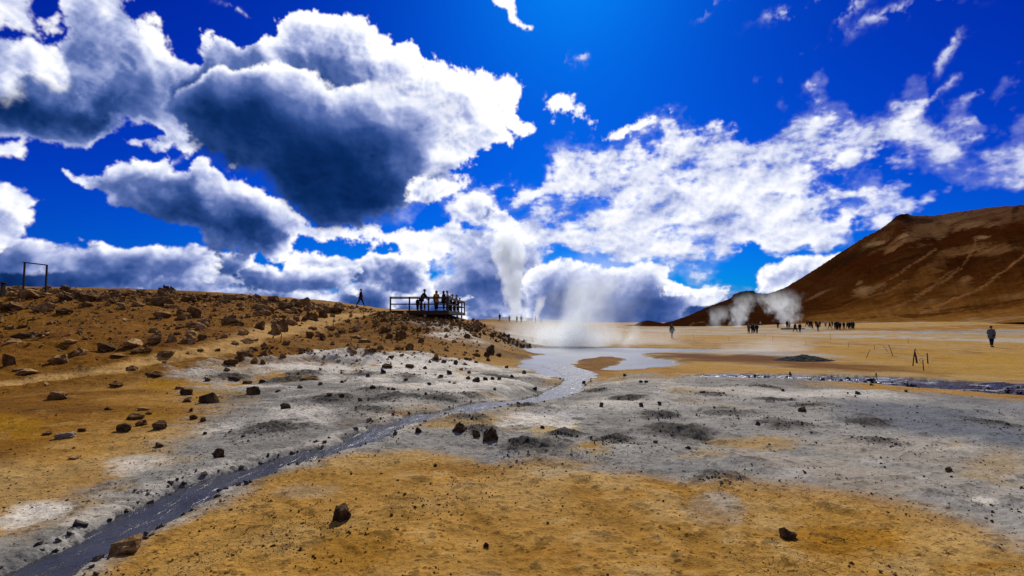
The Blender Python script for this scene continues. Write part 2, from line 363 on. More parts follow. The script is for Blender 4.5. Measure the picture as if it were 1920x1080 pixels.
# ---- polygons given in photo pixels, laid on the ground (bearing / log-range chart)
SD = 3
_cu, _cv = np.degrees(GAZ[::SD, ::SD]), GLR[::SD, ::SD] * 57.3
_II, _JJ = np.meshgrid(np.arange(NR, dtype=float) / SD, np.arange(NA, dtype=float) / SD, indexing='ij')
def chart(pts):
    out = []
    for p in pts:
        x, y, z = hit(*p); out.append((math.degrees(math.atan2(x, y)), math.log(math.hypot(x, y)) * 57.3))
    return out
def gpoly(pts, soft, warp=None, wamp=0.0):
    d = poly_sdf(_cu, _cv, chart(pts)).astype(np.float64)
    d = sample(np.pad(d, ((0, 2), (0, 2)), mode='edge'), _II, _JJ)
    if warp is not None: d = d + warp * wamp
    return sstep(-soft, soft, d)
def line_dist(pts, dens=True):
    """distance in metres from every grid vertex to a world polyline and the parameter along it"""
    pts = np.asarray(pts, float); best = np.full(GX.shape, 1e9); par = np.zeros(GX.shape)
    lo = pts.min(0) - 6; hi = pts.max(0) + 6
    m = (GX > lo[0]) & (GX < hi[0]) & (GY > lo[1]) & (GY < hi[1])
    X, Y = GX[m], GY[m]; b = np.full(X.shape, 1e9); pr = np.zeros(X.shape)
    for i in range(len(pts) - 1):
        e = pts[i + 1] - pts[i]
        t = np.clip(((X - pts[i, 0]) * e[0] + (Y - pts[i, 1]) * e[1]) / (e @ e + 1e-9), 0, 1)
        dd = np.hypot(X - pts[i, 0] - t * e[0], Y - pts[i, 1] - t * e[1])
        u = dd < b; b[u] = dd[u]; pr[u] = i + t[u]
    best[m] = b; par[m] = pr
    return best, par

nA = wsample(TA, GX, GY, 36.0); nB = wsample(TB, GX, GY, 9.0); nC = wsample(TC, GX, GY, 5.0); nD = wsample(TD, GX + 50, GY, 14.0); nE = wsample(TA, GX, GY + 7, 160.0)
nF = wsample(TC, GX + 3, GY + 1, 1.7)

def smooth_line(P, n=8):
    P = np.asarray(P, float); out = []
    for i in range(len(P) - 1):
        p0, p1, p2, p3 = P[max(i - 1, 0)], P[i], P[i + 1], P[min(i + 2, len(P) - 1)]
        for k in range(n):
            t = k / n
            out.append(.5 * (2 * p1 + (p2 - p0) * t + (2 * p0 - 5 * p1 + 4 * p2 - p3) * t * t + (3 * p1 - p0 - 3 * p2 + p3) * t ** 3))
    out.append(P[-1]); return np.array(out)

# ---- mud flats : hummocks
GREY = [(330,716),(420,690),(470,684),(560,690),(640,674),(720,684),(800,680),(930,690),(1000,698),(1060,712),(1180,700),(1300,706),(1420,702),(1560,712),(1700,730),(1920,748),(2200,770),(2200,1090),(1920,1010),(1780,958),(1650,925),(1500,905),(1400,900),(1290,908),(1190,892),(1100,872),(1000,868),(900,875),(760,850),(660,850),(560,880),(450,935),(330,990),(200,1062),(100,1095),(-300,1150),(-300,1075),(0,985),(130,900),(260,850),(330,800),(400,765),(330,745)]
MGREY = gpoly(GREY, 3.2, nA * .8 + nB * .5 + nC * .35, 5.0)
near = np.clip(1.25 - GR / 120, 0, 1)
flat = sstep(60, 20, GR)
Z += MGREY * (nB * .075 + nC * .022 + nA * .05) * flat
slope_left = gpoly([(-600,745),(0,745),(250,720),(420,690),(640,676),(800,672),(940,664),(960,640),(900,600),(728,581),(600,566),(300,545),(-600,535)], 6, nA, 4)
Z += slope_left * (nA * .28 + nB * .12 + nC * .04) * sstep(8, 22, GR)
Z += (1 - MGREY) * (1 - slope_left) * (nA * .03 + nB * .012 + nC * .006) * sstep(1, 4, GR)
# fine grit that carries the light everywhere near the camera
Z += nF * .009 * sstep(18, 5, GR) + nC * .010 * sstep(24, 6, GR) * (1 - MGREY)

# dark crusted lumps : (px, py, half-width px, height m)
LUMPS = [(510,800,62,.22),(1000,838,75,.30),(1060,815,40,.16),(1270,806,72,.16),(1152,826,46,.2),(985,757,32,.14),(880,782,44,.16),(1350,892,48,.16),(880,735,50,.12),(620,742,60,.14),(700,725,50,.1),(820,742,60,.14),(1120,728,40,.1),(1240,775,46,.16),(1180,745,40,.12),(1620,790,50,.14),(1650,825,46,.12),(1360,770,56,.12),(1455,748,40,.1),(1520,756,40,.1),(740,742,60,.2),(540,710,34,.12),(680,700,60,.14),(580,694,50,.16),(760,700,44,.12),(430,705,38,.2),(400,745,60,.16),(900,800,40,.12),(930,702,44,.1),(1010,715,40,.1),(1430,722,36,.08),(1330,735,40,.1),(1480,790,60,.08),(1870,790,60,.1),(690,765,56,.22)]
LUMPM = np.zeros_like(Z)
for px, py, hw, hh in LUMPS:
    x, y, z = hit(px, py + 4); rw = hw * y / FPX
    dx = GX - x; dy = GY - y
    m = (np.abs(dx) < rw * 3) & (np.abs(dy) < rw * 4)
    q = (dx[m] / rw) ** 2 + (dy[m] / (rw * 1.25)) ** 2 + nB[m] * .6 + nC[m] * .25
    g = np.exp(-np.clip(q, 0, 9) * 1.25)
    Z[m] += hh * .4 * g * (1 + nC[m] * .7 + nF[m] * .35)
    LUMPM[m] = np.maximum(LUMPM[m], g)

# ---- mud mound (a steaming heap of dark grit) stands by itself, see below

# ---- streams and pool
STREAM_PX = [(-60,1150,70),(60,1082,66),(180,1018,58),(290,955,52),(380,908,46),(470,878,36),(560,852,26),(640,830,19),(700,811,17),(745,790,18),(800,777,18),(850,768,17),(930,752,24),(1000,734,25),(1050,718,21),(1082,704,17),(1076,694,20),(1040,684,22)]
def stream_world(P, drop):
    out = []
    for px, py, hw in P:
        x, y, z = hit(px, py); out.append((x, y, z - drop, hw * y / FPX * float(np.interp(px, [0, 600, 850, 1000], [.46, .52, .85, .85]))))
    return np.array(out)
SW = stream_world(STREAM_PX, .0)
POOL_Z = float(np.median([hit(px, py)[2] for px, py in ((1000, 680), (1060, 692), (1150, 660), (1230, 684), (1050, 660))])) - .04
SW[:, 2] = np.minimum(SW[:, 2] - .05, .3)
for _ in range(2): SW[1:-1, 2] = (SW[:-2, 2] + 2 * SW[1:-1, 2] + SW[2:, 2]) / 4
SW[-4:, 2] = POOL_Z + .004; SW[-5, 2] = .5 * (SW[-6, 2] + POOL_Z)
SL = smooth_line(SW, 8)
dist, par = line_dist(SL[:, :2])
lv = np.interp(par, np.arange(len(SL)), SL[:, 2]); hw = np.interp(par, np.arange(len(SL)), SL[:, 3])
sd = dist - hw * (1 + nB * .3 + nC * .2)            # metres outside the bank line
bw_ = np.interp(par / (len(SL) - 1), [0, .62, .85, 1], [.24, .35, 1.6, 3.0]); bank = sstep(-.08, bw_, sd + nC * .10 + nB * .05)
STREAMM = sstep(.5, .0, sd)
inside = lv - .10
k = dist < 4
lip = lv + .035 + .02 * nC - .16 * np.clip(sd - .45, 0, 3)
Z[k] = np.where(bank < 1, np.maximum(inside * (1 - bank) + np.maximum(Z, lip) * bank, np.where(sd > .22, lv + .035 + .012 * nC, -99)), np.maximum(Z, lip))[k]

RST_PX = [(1330,703.5,.25),(1400,703,.45),(1480,705,.7),(1560,708,1.0),(1640,711,1.3),(1720,716,1.55),(1800,721,1.75),(1900,728,1.9),(2000,735,2.0),(2200,748,2.1)]
RW = []
for px, py, hwm in RST_PX:
    x, y, z = hit(px, py); RW.append((x, y, z - .10, hwm * 1.2))
RW = np.array(RW)
for _ in range(3): RW[1:-1, 2] = (RW[:-2, 2] + 2 * RW[1:-1, 2] + RW[2:, 2]) / 4
RL = smooth_line(RW, 8)
dist2, par2 = line_dist(RL[:, :2])
lv2 = np.interp(par2, np.arange(len(RL)), RL[:, 2]); hw2 = np.interp(par2, np.arange(len(RL)), RL[:, 3])
sd2 = dist2 - hw2 * (1 + nB * .2)
bank2 = sstep(-.3, .8, sd2 + nC * .2)
RSTM = sstep(1.3, 0, sd2)
Z = np.where((dist2 < 8) & (bank2 < 1), (lv2 - .17 + nC * .09) * (1 - bank2) + np.maximum(Z, lv2 + .03) * bank2, Z)

POOL_PX = [(955,657),(1005,661),(1026,664.5),(1003,671),(986,680),(992,690),(1025,698),(1062,708),(1100,708),(1108,698),(1072,691),(1063,684),(1078,676),(1110,669),(1150,668),(1174,674),(1165,684),(1140,694),(1180,696),(1232,692),(1266,685.5),(1262,680),(1230,674),(1192,667),(1215,662),(1345,659),(1340,655.5),(1180,652.5),(1060,651.5),(975,653)]
def plane_hit(px, py, z0):
    x, y, z = px_dir(px, py); t = (z0 - CAM_Z) / z; return x * t, y * t
POOLW = np.array([plane_hit(px, py, POOL_Z) for px, py in POOL_PX])
psd = np.full(Z.shape, -99.0)
mm = (GX > POOLW[:, 0].min() - 9) & (GX < POOLW[:, 0].max() + 9) & (GY > POOLW[:, 1].min() - 9) & (GY < POOLW[:, 1].max() + 12)
psd[mm] = poly_sdf(GX[mm], GY[mm], POOLW)
ps = -psd + nB * .35 + nC * .15                                # outside distance
pbank = sstep(-.45, .75, ps)
PM = (psd > -9); Zs_ = Z.copy()
Z = np.where(PM, np.where(pbank < 1, (POOL_Z - .12) * (1 - pbank) + np.maximum(Z, POOL_Z + .05) * pbank, np.where(ps < 2.6, np.maximum(Z, POOL_Z + .05 - .1 * np.clip(ps - 1.6, 0, 3)), Z)), Z)
Z = np.where(sd < .3, np.minimum(Z, Zs_), Z)
SHORE = sstep(1.6, .0, ps) * PM

# ================================================================= ground colour (what the mud itself is coloured)
def C3(r, g, b): return np.array([r, g, b])
OCHRE = C3(.38, .205, .042); TAN = C3(.44, .29, .11); DKOR = C3(.27, .125, .014); SLOPE = C3(.20, .086, .005)
GRY = C3(.27, .26, .235); WHT = C3(.68, .64, .56); BLUG = C3(.135, .15, .175); DRK = C3(.05, .046, .042); PATH = C3(.50, .30, .10); YEL = C3(.40, .20, .002)
RED = C3(.12, .042, .007); WET = C3(.08, .085, .10); PALE = C3(.42, .33, .20)
COL = np.broadcast_to(OCHRE, Z.shape + (3,)).copy()
def mixc(m, c):
    global COL
    m = np.clip(m, 0, 1)[..., None]; COL = COL * (1 - m) + c * m
mixc(sstep(-.3, .6, nA + nB * .4), C3(.43, .25, .055)); mixc(sstep(.1, .8, nD + nC * .3) * .7, DKOR)
mixc(sstep(.25, .8, -nD + nB * .5) * .55, TAN)
mixc(sstep(.2, .7, nB * .6 + nC * .5 + nD * .3) * .55, C3(.25, .125, .02)); mixc(sstep(.35, .8, nC * .7 - nB * .5) * .5, C3(.47, .32, .13))
far_b = gpoly([(1190,690),(1400,698),(1700,722),(2300,745),(2300,596),(1150,606),(900,598),(940,645),(1000,650),(1180,655)], 5, nA, 3)
mixc(far_b, C3(.38, .215, .04)); mixc(far_b * sstep(-.3, .5, nE + nA * .6), TAN * .92)
mixc(far_b * sstep(.15, .6, nD * .6 + nE), C3(.27, .125, .014)); mixc(far_b * sstep(.1, .6, nB * .7 + nA * .5 - nE * .3) * .6, C3(.30, .165, .035)); mixc(far_b * sstep(.3, .7, nD - nE * .5 + nB * .3) * .6, C3(.40, .32, .21))
mixc(gpoly([(880,600),(1040,604),(1110,622),(1190,645),(1180,653),(980,655),(940,645)], 5, nA, 5) * .8, C3(.30, .22, .115))
# pale flats far out
band = gpoly([(1150,612),(1400,612.5),(1600,622),(1900,618),(2300,612),(2300,646),(1900,643),(1600,634),(1440,629),(1200,627)], 3, nA * .7 + nB * .5, 3.5)
mixc(band * (.15 + .75 * sstep(-.25, .5, nA + nB * .7)), C3(.40, .37, .32)); mixc(band * sstep(.1, .6, nB + nE), GRY)
mixc(gpoly([(1190,655),(1400,655),(1500,660),(1640,668),(1640,672),(1480,668),(1300,662)], 3, nA, 4) * .8, C3(.38, .36, .33))
mixc(gpoly([(1275,664),(1400,666),(1480,676),(1580,682),(1700,690),(1690,694),(1560,690),(1400,680),(1290,678)], 3, nA + nB * .5, 4), C3(.15, .06, .01))
mixc(gpoly([(1275,666),(1400,668),(1470,675),(1400,676),(1290,674)], 3, nA + nB * .5, 4), RED)
mixc(gpoly([(1690,655),(1920,665),(2200,672),(2200,712),(1920,707),(1760,694)], 4, nA + nB * .4, 5) * .7, C3(.40, .23, .035))
# left slope
mixc(slope_left, SLOPE); mixc(slope_left * sstep(-.2, .7, nA + nC * .5) * .7, C3(.215, .088, .011)); mixc(slope_left * sstep(.1, .8, nD + nC * .4) * .6, C3(.12, .042, .003))
low_left = gpoly([(-600,720),(0,725),(250,716),(400,700),(360,740),(330,790),(240,830),(0,870),(-600,900)], 7, nA + nB * .4, 6)
mixc(low_left, C3(.24, .105, .008)); mixc(low_left * sstep(0, .7, nA + nD * .5), YEL * .85); mixc(low_left * sstep(.1, .7, nB * .6 - nA) * .6, C3(.13, .052, .005))
mixc(low_left * sstep(.15, .7, nB * .7 + nC * .6) * .6, C3(.105, .045, .006)); mixc(low_left * sstep(.3, .8, nC * .8 - nB * .4) * .5, C3(.38, .22, .06))
mixc(gpoly([(-600,930),(0,880),(230,835),(330,790),(420,770),(560,830),(420,880),(260,890),(60,985),(-600,1070)], 6, nA + nB * .6, 6) * .85, C3(.36, .235, .09))
# white run-off below the deck and pale toe of the rise
mixc(gpoly([(770,598),(840,606),(900,628),(960,650),(985,655),(940,662),(880,652),(840,632),(790,615)], 3, nA + nB * .5, 4) * .75, C3(.33, .25, .15))
mixc(gpoly([(765,596),(812,599),(850,612),(890,628),(905,640),(860,630),(815,616),(785,606)], 2, nB * .6 + nA * .5, 3), C3(.55, .51, .44))
mixc(gpoly([(812,624),(850,630),(880,638),(850,636)], 1.5, nB, 2), WHT)
mixc(gpoly([(690,650),(760,655),(900,668),(950,664),(960,676),(800,682),(700,672)], 4, nA + nB * .6, 6) * .6, C3(.28, .155, .035))
# the grey mud field
mixc(MGREY, GRY)
gw = nA * .8 + nB * .55 + nC * .3
mixc(MGREY * sstep(-.05, .75, gw) * .95, WHT); mixc(MGREY * sstep(.1, .7, -gw + nD * .3) * .7, C3(.15, .143, .13))
mixc(MGREY * sstep(.25, .75, nD + nB * .35) * .75, PALE); mixc(MGREY * sstep(.45, .8, nD - nA * .4 + nC * .2) * .7, C3(.36, .22, .06))
left_w = gpoly([(345,712),(560,688),(800,680),(1000,698),(1080,715),(930,752),(745,788),(600,820),(430,800),(400,750)], 6, nA, 5)
mixc(left_w * sstep(-.1, .55, nB * .6 + nC * .4 + nA * .3) * .85, WHT); mixc(left_w * sstep(.15, .6, nC * .6 - nB * .6 + nD * .2) * .6, C3(.14, .135, .125))
right_g = gpoly([(1280,740),(1500,735),(1920,760),(2200,790),(2200,1090),(1920,1005),(1640,925),(1400,900),(1250,880),(1230,800)], 7, nA, 5)
mixc(right_g * .55, C3(.25, .245, .23)); mixc(np.clip(right_g + MGREY * .4, 0, 1) * sstep(.12, .6, nB * .6 + nC * .45 - nA * .35) * .55, C3(.12, .117, .11)); mixc(right_g * sstep(0, .6, nA * .5 + nD * .6) * .5, C3(.36, .35, .325))
mixc(gpoly([(1585,752),(1750,760),(1940,812),(2060,850),(1900,842),(1800,818),(1680,806),(1600,776)], 3, nA + nB * .4, 3) * .9, BLUG)
mixc(gpoly([(1640,732),(1800,738),(2100,765),(2100,790),(1900,775),(1700,750)], 3, nA + nB * .4, 4) * .6, C3(.20, .21, .23))
mixc(gpoly([(1340,727),(1560,727),(1700,738),(1800,752),(1640,748),(1450,742)], 3, nA * .7 + nB * .5, 3.5) * .9, C3(.54, .51, .45))
PATCH = [ # px, py, rx, ry, colour, amount
 (1435,826,62,11,C3(0.400,0.258,0.092),.85),(1040,803,34,8,C3(0.440,0.319,0.132),.9),(1108,837,22,9,C3(0.336,0.152,0.005),1),(1108,838,40,14,C3(0.416,0.289,0.106),.6),(757,777,22,6,C3(0.336,0.144,0.004),1),(1880,870,70,34,C3(0.352,0.251,0.125),.7),(1790,835,26,9,C3(0.352,0.251,0.132),.6),(860,697,22,5,C3(0.400,0.251,0.079),.8),(665,690,18,5,C3(0.384,0.228,0.053),.9),(700,686,12,4,C3(0.360,0.190,0.020),.9),(930,754,14,4,C3(0.336,0.198,0.059),.8),(960,782,16,4,C3(0.320,0.167,0.040),.8),(1320,850,50,10,C3(0.368,0.258,0.119),.7),
 (410,716,58,13,YEL,.95),(520,704,36,10,YEL*.9,.85),(330,724,60,10,YEL*.8,.7),(20,796,40,14,YEL*.8,.7),(270,770,40,10,YEL*.7,.6),
 (395,704,42,10,C3(0.400,0.365,0.304),1),(560,690,60,8,WHT,.9),(640,694,50,9,WHT,.8),(850,722,60,8,WHT,.8),(780,700,60,7,WHT,.7),(1010,782,60,12,WHT*1.08,.9),(1065,775,42,8,C3(0.480,0.471,0.449),.8),(1150,752,50,8,WHT,.6),(560,768,60,12,WHT*.95,.7),(440,800,50,12,WHT*.9,.7),(80,955,55,16,WHT,.85),(20,980,30,12,WHT,.6),(280,868,50,12,WHT*.9,.75),(210,925,30,8,WHT*.8,.7),(330,862,40,9,PALE,.6),(560,924,40,10,C3(.336,.28,.19),.45),(1480,885,40,9,C3(0.440,0.418,0.383),.8),(1845,940,24,7,WHT,.8),(1640,862,30,6,C3(0.440,0.418,0.370),.7),(1800,840,50,8,WHT*.85,.5),(880,905,40,8,PALE,.6),(1060,885,60,8,PALE,.6),(1340,955,34,18,C3(0.368,0.304,0.218),.7),(1340,935,26,10,C3(0.400,0.350,0.277),.6),(1700,1065,60,20,TAN,.7),
 (940,850,30,9,C3(0.264,0.266,0.264),.8),(1290,870,50,12,C3(0.216,0.213,0.211),.7),(1010,772,26,5,BLUG,.5),(1140,880,36,10,C3(0.240,0.228,0.211),.8),
 (1600,1015,90,18,C3(0.320,0.144,0.007),.85),(1850,1060,90,14,C3(0.288,0.125,0.005),.85),(640,1040,120,26,C3(0.304,0.137,0.008),.6),(880,880,60,10,C3(0.272,0.129,0.020),.7),(700,1010,90,20,C3(0.320,0.152,0.013),.5),(1060,1040,60,20,C3(0.304,0.137,0.013),.6),(1530,960,70,14,C3(0.368,0.198,0.033),.6)]
for px, py, rx, ry, c, a in PATCH:
    x, y, z = hit(px, py); x1, y1, z1 = hit(px, max(py - ry, 560)); x2, y2, _ = hit(px, py + ry)
    wx_, wy_ = rx * y / FPX, max(abs(y1 - y2) * .5, .05)
    dx = GX - x * GY / np.maximum(y, .1); dy = GY - y
    m = (np.abs(dx) < wx_ * 2.4) & (np.abs(dy) < wy_ * 2.6) & (GY > 0)
    q = np.sqrt((dx[m] / wx_) ** 2 + (dy[m] / wy_) ** 2) + (nA[m] * .35 + nB[m] * .6 + nC[m] * .6 + nF[m] * .25)
    g = sstep(1.45, .35, q) * a
    COL[m] = COL[m] * (1 - g[:, None]) + c * g[:, None]
# shallow runnels of darker wet ochre
for pts, wd in (([(1095,905),(1105,935),(1150,965),(1190,995),(1230,1030),(1290,1075)], .08), ([(1240,905),(1290,925),(1320,960),(1345,985),(1325,1020),(1310,1050),(1330,1085)], .08), ([(1345,985),(1330,1000),(1290,1010),(1250,985)], .04), ([(520,930),(600,985),(640,1030),(700,1090)], .06), ([(860,905),(880,960),(930,1010),(1000,1075)], .06)):
    w_ = smooth_line(np.array([hit(*p)[:2] for p in pts]), 6); dd, _ = line_dist(w_)
    g = sstep(1.5, .2, dd / wd + nB * .7 + nC * .8); mixc(g * .5, C3(.28, .14, .016)); Z -= g * .014
# grit crust of the lumps
mixc(sstep(.15, .85, LUMPM + nC * .3 + nB * .15) * MGREY * .85, DRK * 1.8); mixc(sstep(.4, .95, LUMPM + nF * .4 + nC * .2) * MGREY * .7, DRK)
# footpath up the rise
PATHPX = [(-500,735,60),(-200,725,55),(0,716,46),(100,705,44),(200,692,44),(300,674,42),(390,655,42),(450,640,40),(520,622,36),(560,609,34),(620,597,30),(690,588,30),(760,583,24)]
PATHPX = [(a, b, c * (1.25 if a > 350 else 1.0)) for a, b, c in PATHPX]
pw = np.array([hit(a, b)[:2] + (hwp * .5,) for a, b, hwp in PATHPX])
for i_, (a, b, hwp) in enumerate(PATHPX):
    x, y, z = hit(a, b); pw[i_, 2] = hwp * y / FPX * .5
pl = smooth_line(pw, 6); dp, pp = line_dist(pl[:, :2]); hwp_ = np.interp(pp, np.arange(len(pl)), pl[:, 2])
PATHM = sstep(1.25, .55, dp / np.maximum(hwp_ * 1.9, .1) + nA * .3 + nB * .25)
mixc(PATHM * .85, PATH)
Z -= PATHM * .05
# wet shores
mixc(STREAMM * sstep(.45, .0, sd + nC * .12) * .9, C3(.10, .105, .115)); mixc(sstep(.9, .1, sd + nB * .5 + nC * .2) * .55 * MGREY, C3(.17, .17, .165))
mixc(RSTM * .75, C3(.13, .13, .135)); mixc(SHORE * sstep(.9, 0, ps + nC * .3) * .8, C3(.11, .095, .075))
mixc(gpoly([(1063,684),(1078,676),(1110,669),(1150,668),(1174,674),(1165,684),(1140,694),(1100,697)], 2, nB, 2), C3(.19, .085, .012))
mixc(gpoly([(925,662),(1005,661),(1024,665),(990,676),(940,672)], 2, nB, 2) * .9, C3(.15, .07, .012))
# specks and crumbs
sp = sstep(.5, .72, nF + nC * .25)
COL *= (1 - .45 * sp * sstep(60, 10, GR))[..., None]
COL *= (1 + .10 * nC + .06 * nF)[..., None]
COL = np.clip(COL, .002, .85)
# pale salt rim along the water
rim = sstep(.10, .22, sd + nC * .05) * sstep(.62, .3, sd + nB * .18); mixc(rim * sstep(-.25, .45, nC + nB * .6) * .7 * MGREY, C3(.50, .47, .41))
SMOOTH = np.clip(right_g * .75 + far_b * .3, 0, 1)
WETM = np.clip(np.maximum.reduce([STREAMM * sstep(.3, -.05, sd), RSTM * .8, SHORE * sstep(.6, 0, ps)]), 0, 1)
# ================================================================= SCENE HELPERS
import bpy, bmesh, random
from mathutils import Vector, Matrix
random.seed(5)
Z = np.maximum(Z, -24.0)
scene = bpy.context.scene
COLN = scene.collection.objects
def link(o, parent=None):
    COLN.link(o)
    if parent is not None: o.parent = parent
    return o
def tag(o, label=None, cat=None, group=None, kind=None):
    if label: o['label'] = label
    if cat: o['category'] = cat
    if group: o['group'] = group
    if kind: o['kind'] = kind
    return o
def empty(name, loc, rz=0.0):
    o = bpy.data.objects.new(name, None); link(o); o.location = loc; o.rotation_euler = (0, 0, rz); o.empty_display_size = .2; return o
def mesh_obj(name, me, mat=None, parent=None):
    o = bpy.data.objects.new(name, me)
    if mat: me.materials.append(mat)
    return link(o, parent)
def bm_obj(name, bm, mat=None, parent=None, smooth=False):
    bmesh.ops.recalc_face_normals(bm, faces=bm.faces[:])
    me = bpy.data.meshes.new(name); bm.to_mesh(me); bm.free()
    if smooth: me.polygons.foreach_set('use_smooth', np.ones(len(me.polygons), bool))
    return mesh_obj(name, me, mat, parent)
def grid_mesh(name, X, Y, Zz, attrs=None, colors=None, closed=False):
    h, w = X.shape
    me = bpy.data.meshes.new(name); n = h * w
    me.vertices.add(n); co = np.empty((n, 3), np.float32); co[:, 0] = X.ravel(); co[:, 1] = Y.ravel(); co[:, 2] = Zz.ravel()
    me.vertices.foreach_set('co', co.ravel())
    i, j = np.meshgrid(np.arange(h - 1), np.arange(w if closed else w - 1), indexing='ij')
    j1 = (j + 1) % w
    q = np.stack([i * w + j, i * w + j1, (i + 1) * w + j1, (i + 1) * w + j], -1).reshape(-1, 4)[:, ::-1]
    m = len(q); me.loops.add(m * 4); me.polygons.add(m)
    me.loops.foreach_set('vertex_index', q.ravel().astype(np.int32))
    me.polygons.foreach_set('loop_start', (np.arange(m) * 4).astype(np.int32)); me.polygons.foreach_set('loop_total', np.full(m, 4, np.int32))
    me.polygons.foreach_set('use_smooth', np.ones(m, bool)); me.update()
    for k, v in (colors or {}).items():
        a = me.attributes.new(k, 'FLOAT_COLOR', 'POINT'); c = np.ones((n, 4), np.float32); c[:, :3] = v.reshape(n, 3); a.data.foreach_set('color', c.ravel())
    for k, v in (attrs or {}).items():
        a = me.attributes.new(k, 'FLOAT', 'POINT'); a.data.foreach_set('value', v.astype(np.float32).ravel())
    return me

class NT:
    def __init__(s, nt): s.nt = nt
    def n(s, t, **kw):
        d = s.nt.nodes.new(t)
        for k, v in kw.items():
            if k.startswith('i_'): d.inputs[k[2:].replace('_', ' ')].default_value = v
            else: setattr(d, k, v)
        return d
    def l(s, a, b): s.nt.links.new(a, b)
    def math(s, op, a, b=None, c=None, clamp=False):
        d = s.nt.nodes.new('ShaderNodeMath'); d.operation = op; d.use_clamp = clamp
        for i, v in enumerate((a, b, c)):
            if v is None: continue
            if isinstance(v, (int, float)): d.inputs[i].default_value = v
            else: s.l(v, d.inputs[i])
        return d.outputs[0]
    def ramp(s, x, lo, hi, a=0.0, b=1.0, smooth=True):
        d = s.nt.nodes.new('ShaderNodeMapRange'); d.interpolation_type = 'SMOOTHSTEP' if smooth else 'LINEAR'
        s.l(x, d.inputs[0])
        for i, v in zip((1, 2, 3, 4), (lo, hi, a, b)): d.inputs[i].default_value = v
        return d.outputs[0]
    def noise(s, vec, scale, detail=4, rough=.55, dist=0.0):
        d = s.n('ShaderNodeTexNoise'); d.inputs['Scale'].default_value = scale; d.inputs['Detail'].default_value = detail; d.inputs['Roughness'].default_value = rough; d.inputs['Distortion'].default_value = dist
        if vec is not None: s.l(vec, d.inputs['Vector'])
        return d.outputs['Fac']
    def mixc(s, fac, a, b, mode='MIX'):
        d = s.n('ShaderNodeMix', data_type='RGBA', blend_type=mode)
        for sock, v in ((d.inputs[0], fac), (d.inputs[6], a), (d.inputs[7], b)):
            if isinstance(v, (int, float)): sock.default_value = v
            elif isinstance(v, tuple): sock.default_value = v + (1,) if len(v) == 3 else v
            else: s.l(v, sock)
        return d.outputs[2]
def new_mat(name):
    m = bpy.data.materials.new(name); m.use_nodes = True; nt = m.node_tree; b = nt.nodes['Principled BSDF']; return m, NT(nt), b
def simple_mat(name, col, rough=.7, var=.25, scale=8.0, bump=.15, spec=.3):
    m, t, b = new_mat(name)
    tc = t.n('ShaderNodeTexCoord').outputs['Object']
    f = t.noise(tc, scale, 5, .6)
    k = t.ramp(f, .3, .7, 1 - var, 1 + var, False)
    c = t.mixc(1.0, tuple(col), (1, 1, 1), 'MULTIPLY')
    v = t.n('ShaderNodeVectorMath', operation='SCALE'); t.l(c, v.inputs[0]); t.l(k, v.inputs['Scale'])
    t.l(v.outputs[0], b.inputs['Base Color']); b.inputs['Roughness'].default_value = rough; b.inputs['Specular IOR Level'].default_value = spec
    bp = t.n('ShaderNodeBump'); bp.inputs['Strength'].default_value = bump; bp.inputs['Distance'].default_value = .02
    t.l(t.noise(tc, scale * 3, 4, .6), bp.inputs['Height']); t.l(bp.outputs[0], b.inputs['Normal'])
    return m

# ================================================================= CAMERA, SUN, SKY
cam = bpy.data.cameras.new('camera'); cam.lens = LENS; cam.sensor_width = 36; cam.clip_start = .05; cam.clip_end = 40000
co = bpy.data.objects.new('camera', cam); link(co); co.location = (0, 0, CAM_Z); co.rotation_euler = (math.pi / 2 + PITCH, 0, 0); scene.camera = co
sx, sy, sz = px_dir(1075, -190); SUN = Vector((sx, sy, sz)).normalized()
SUN_EL = math.asin(SUN.z); SUN_AZ = math.atan2(SUN.x, SUN.y)
sl = bpy.data.lights.new('sun', 'SUN'); sl.energy = 4.25; sl.angle = math.radians(.5); sl.color = (1.0, .93, .79)
so = bpy.data.objects.new('sun', sl); link(so); so.rotation_euler = (-SUN).to_track_quat('-Z', 'Y').to_euler(); so.location = (0, 0, 30)
scene.view_settings.view_transform = 'Standard'; scene.view_settings.look = 'None'; scene.view_settings.exposure = 0.0; scene.view_settings.gamma = 1.0

cy = scene.cycles; cy.max_bounces = 14; cy.diffuse_bounces = 3; cy.glossy_bounces = 3; cy.volume_bounces = 10; cy.transparent_max_bounces = 8; cy.use_denoising = True; cy.denoising_prefilter = 'NONE'; cy.sample_clamp_indirect = 6

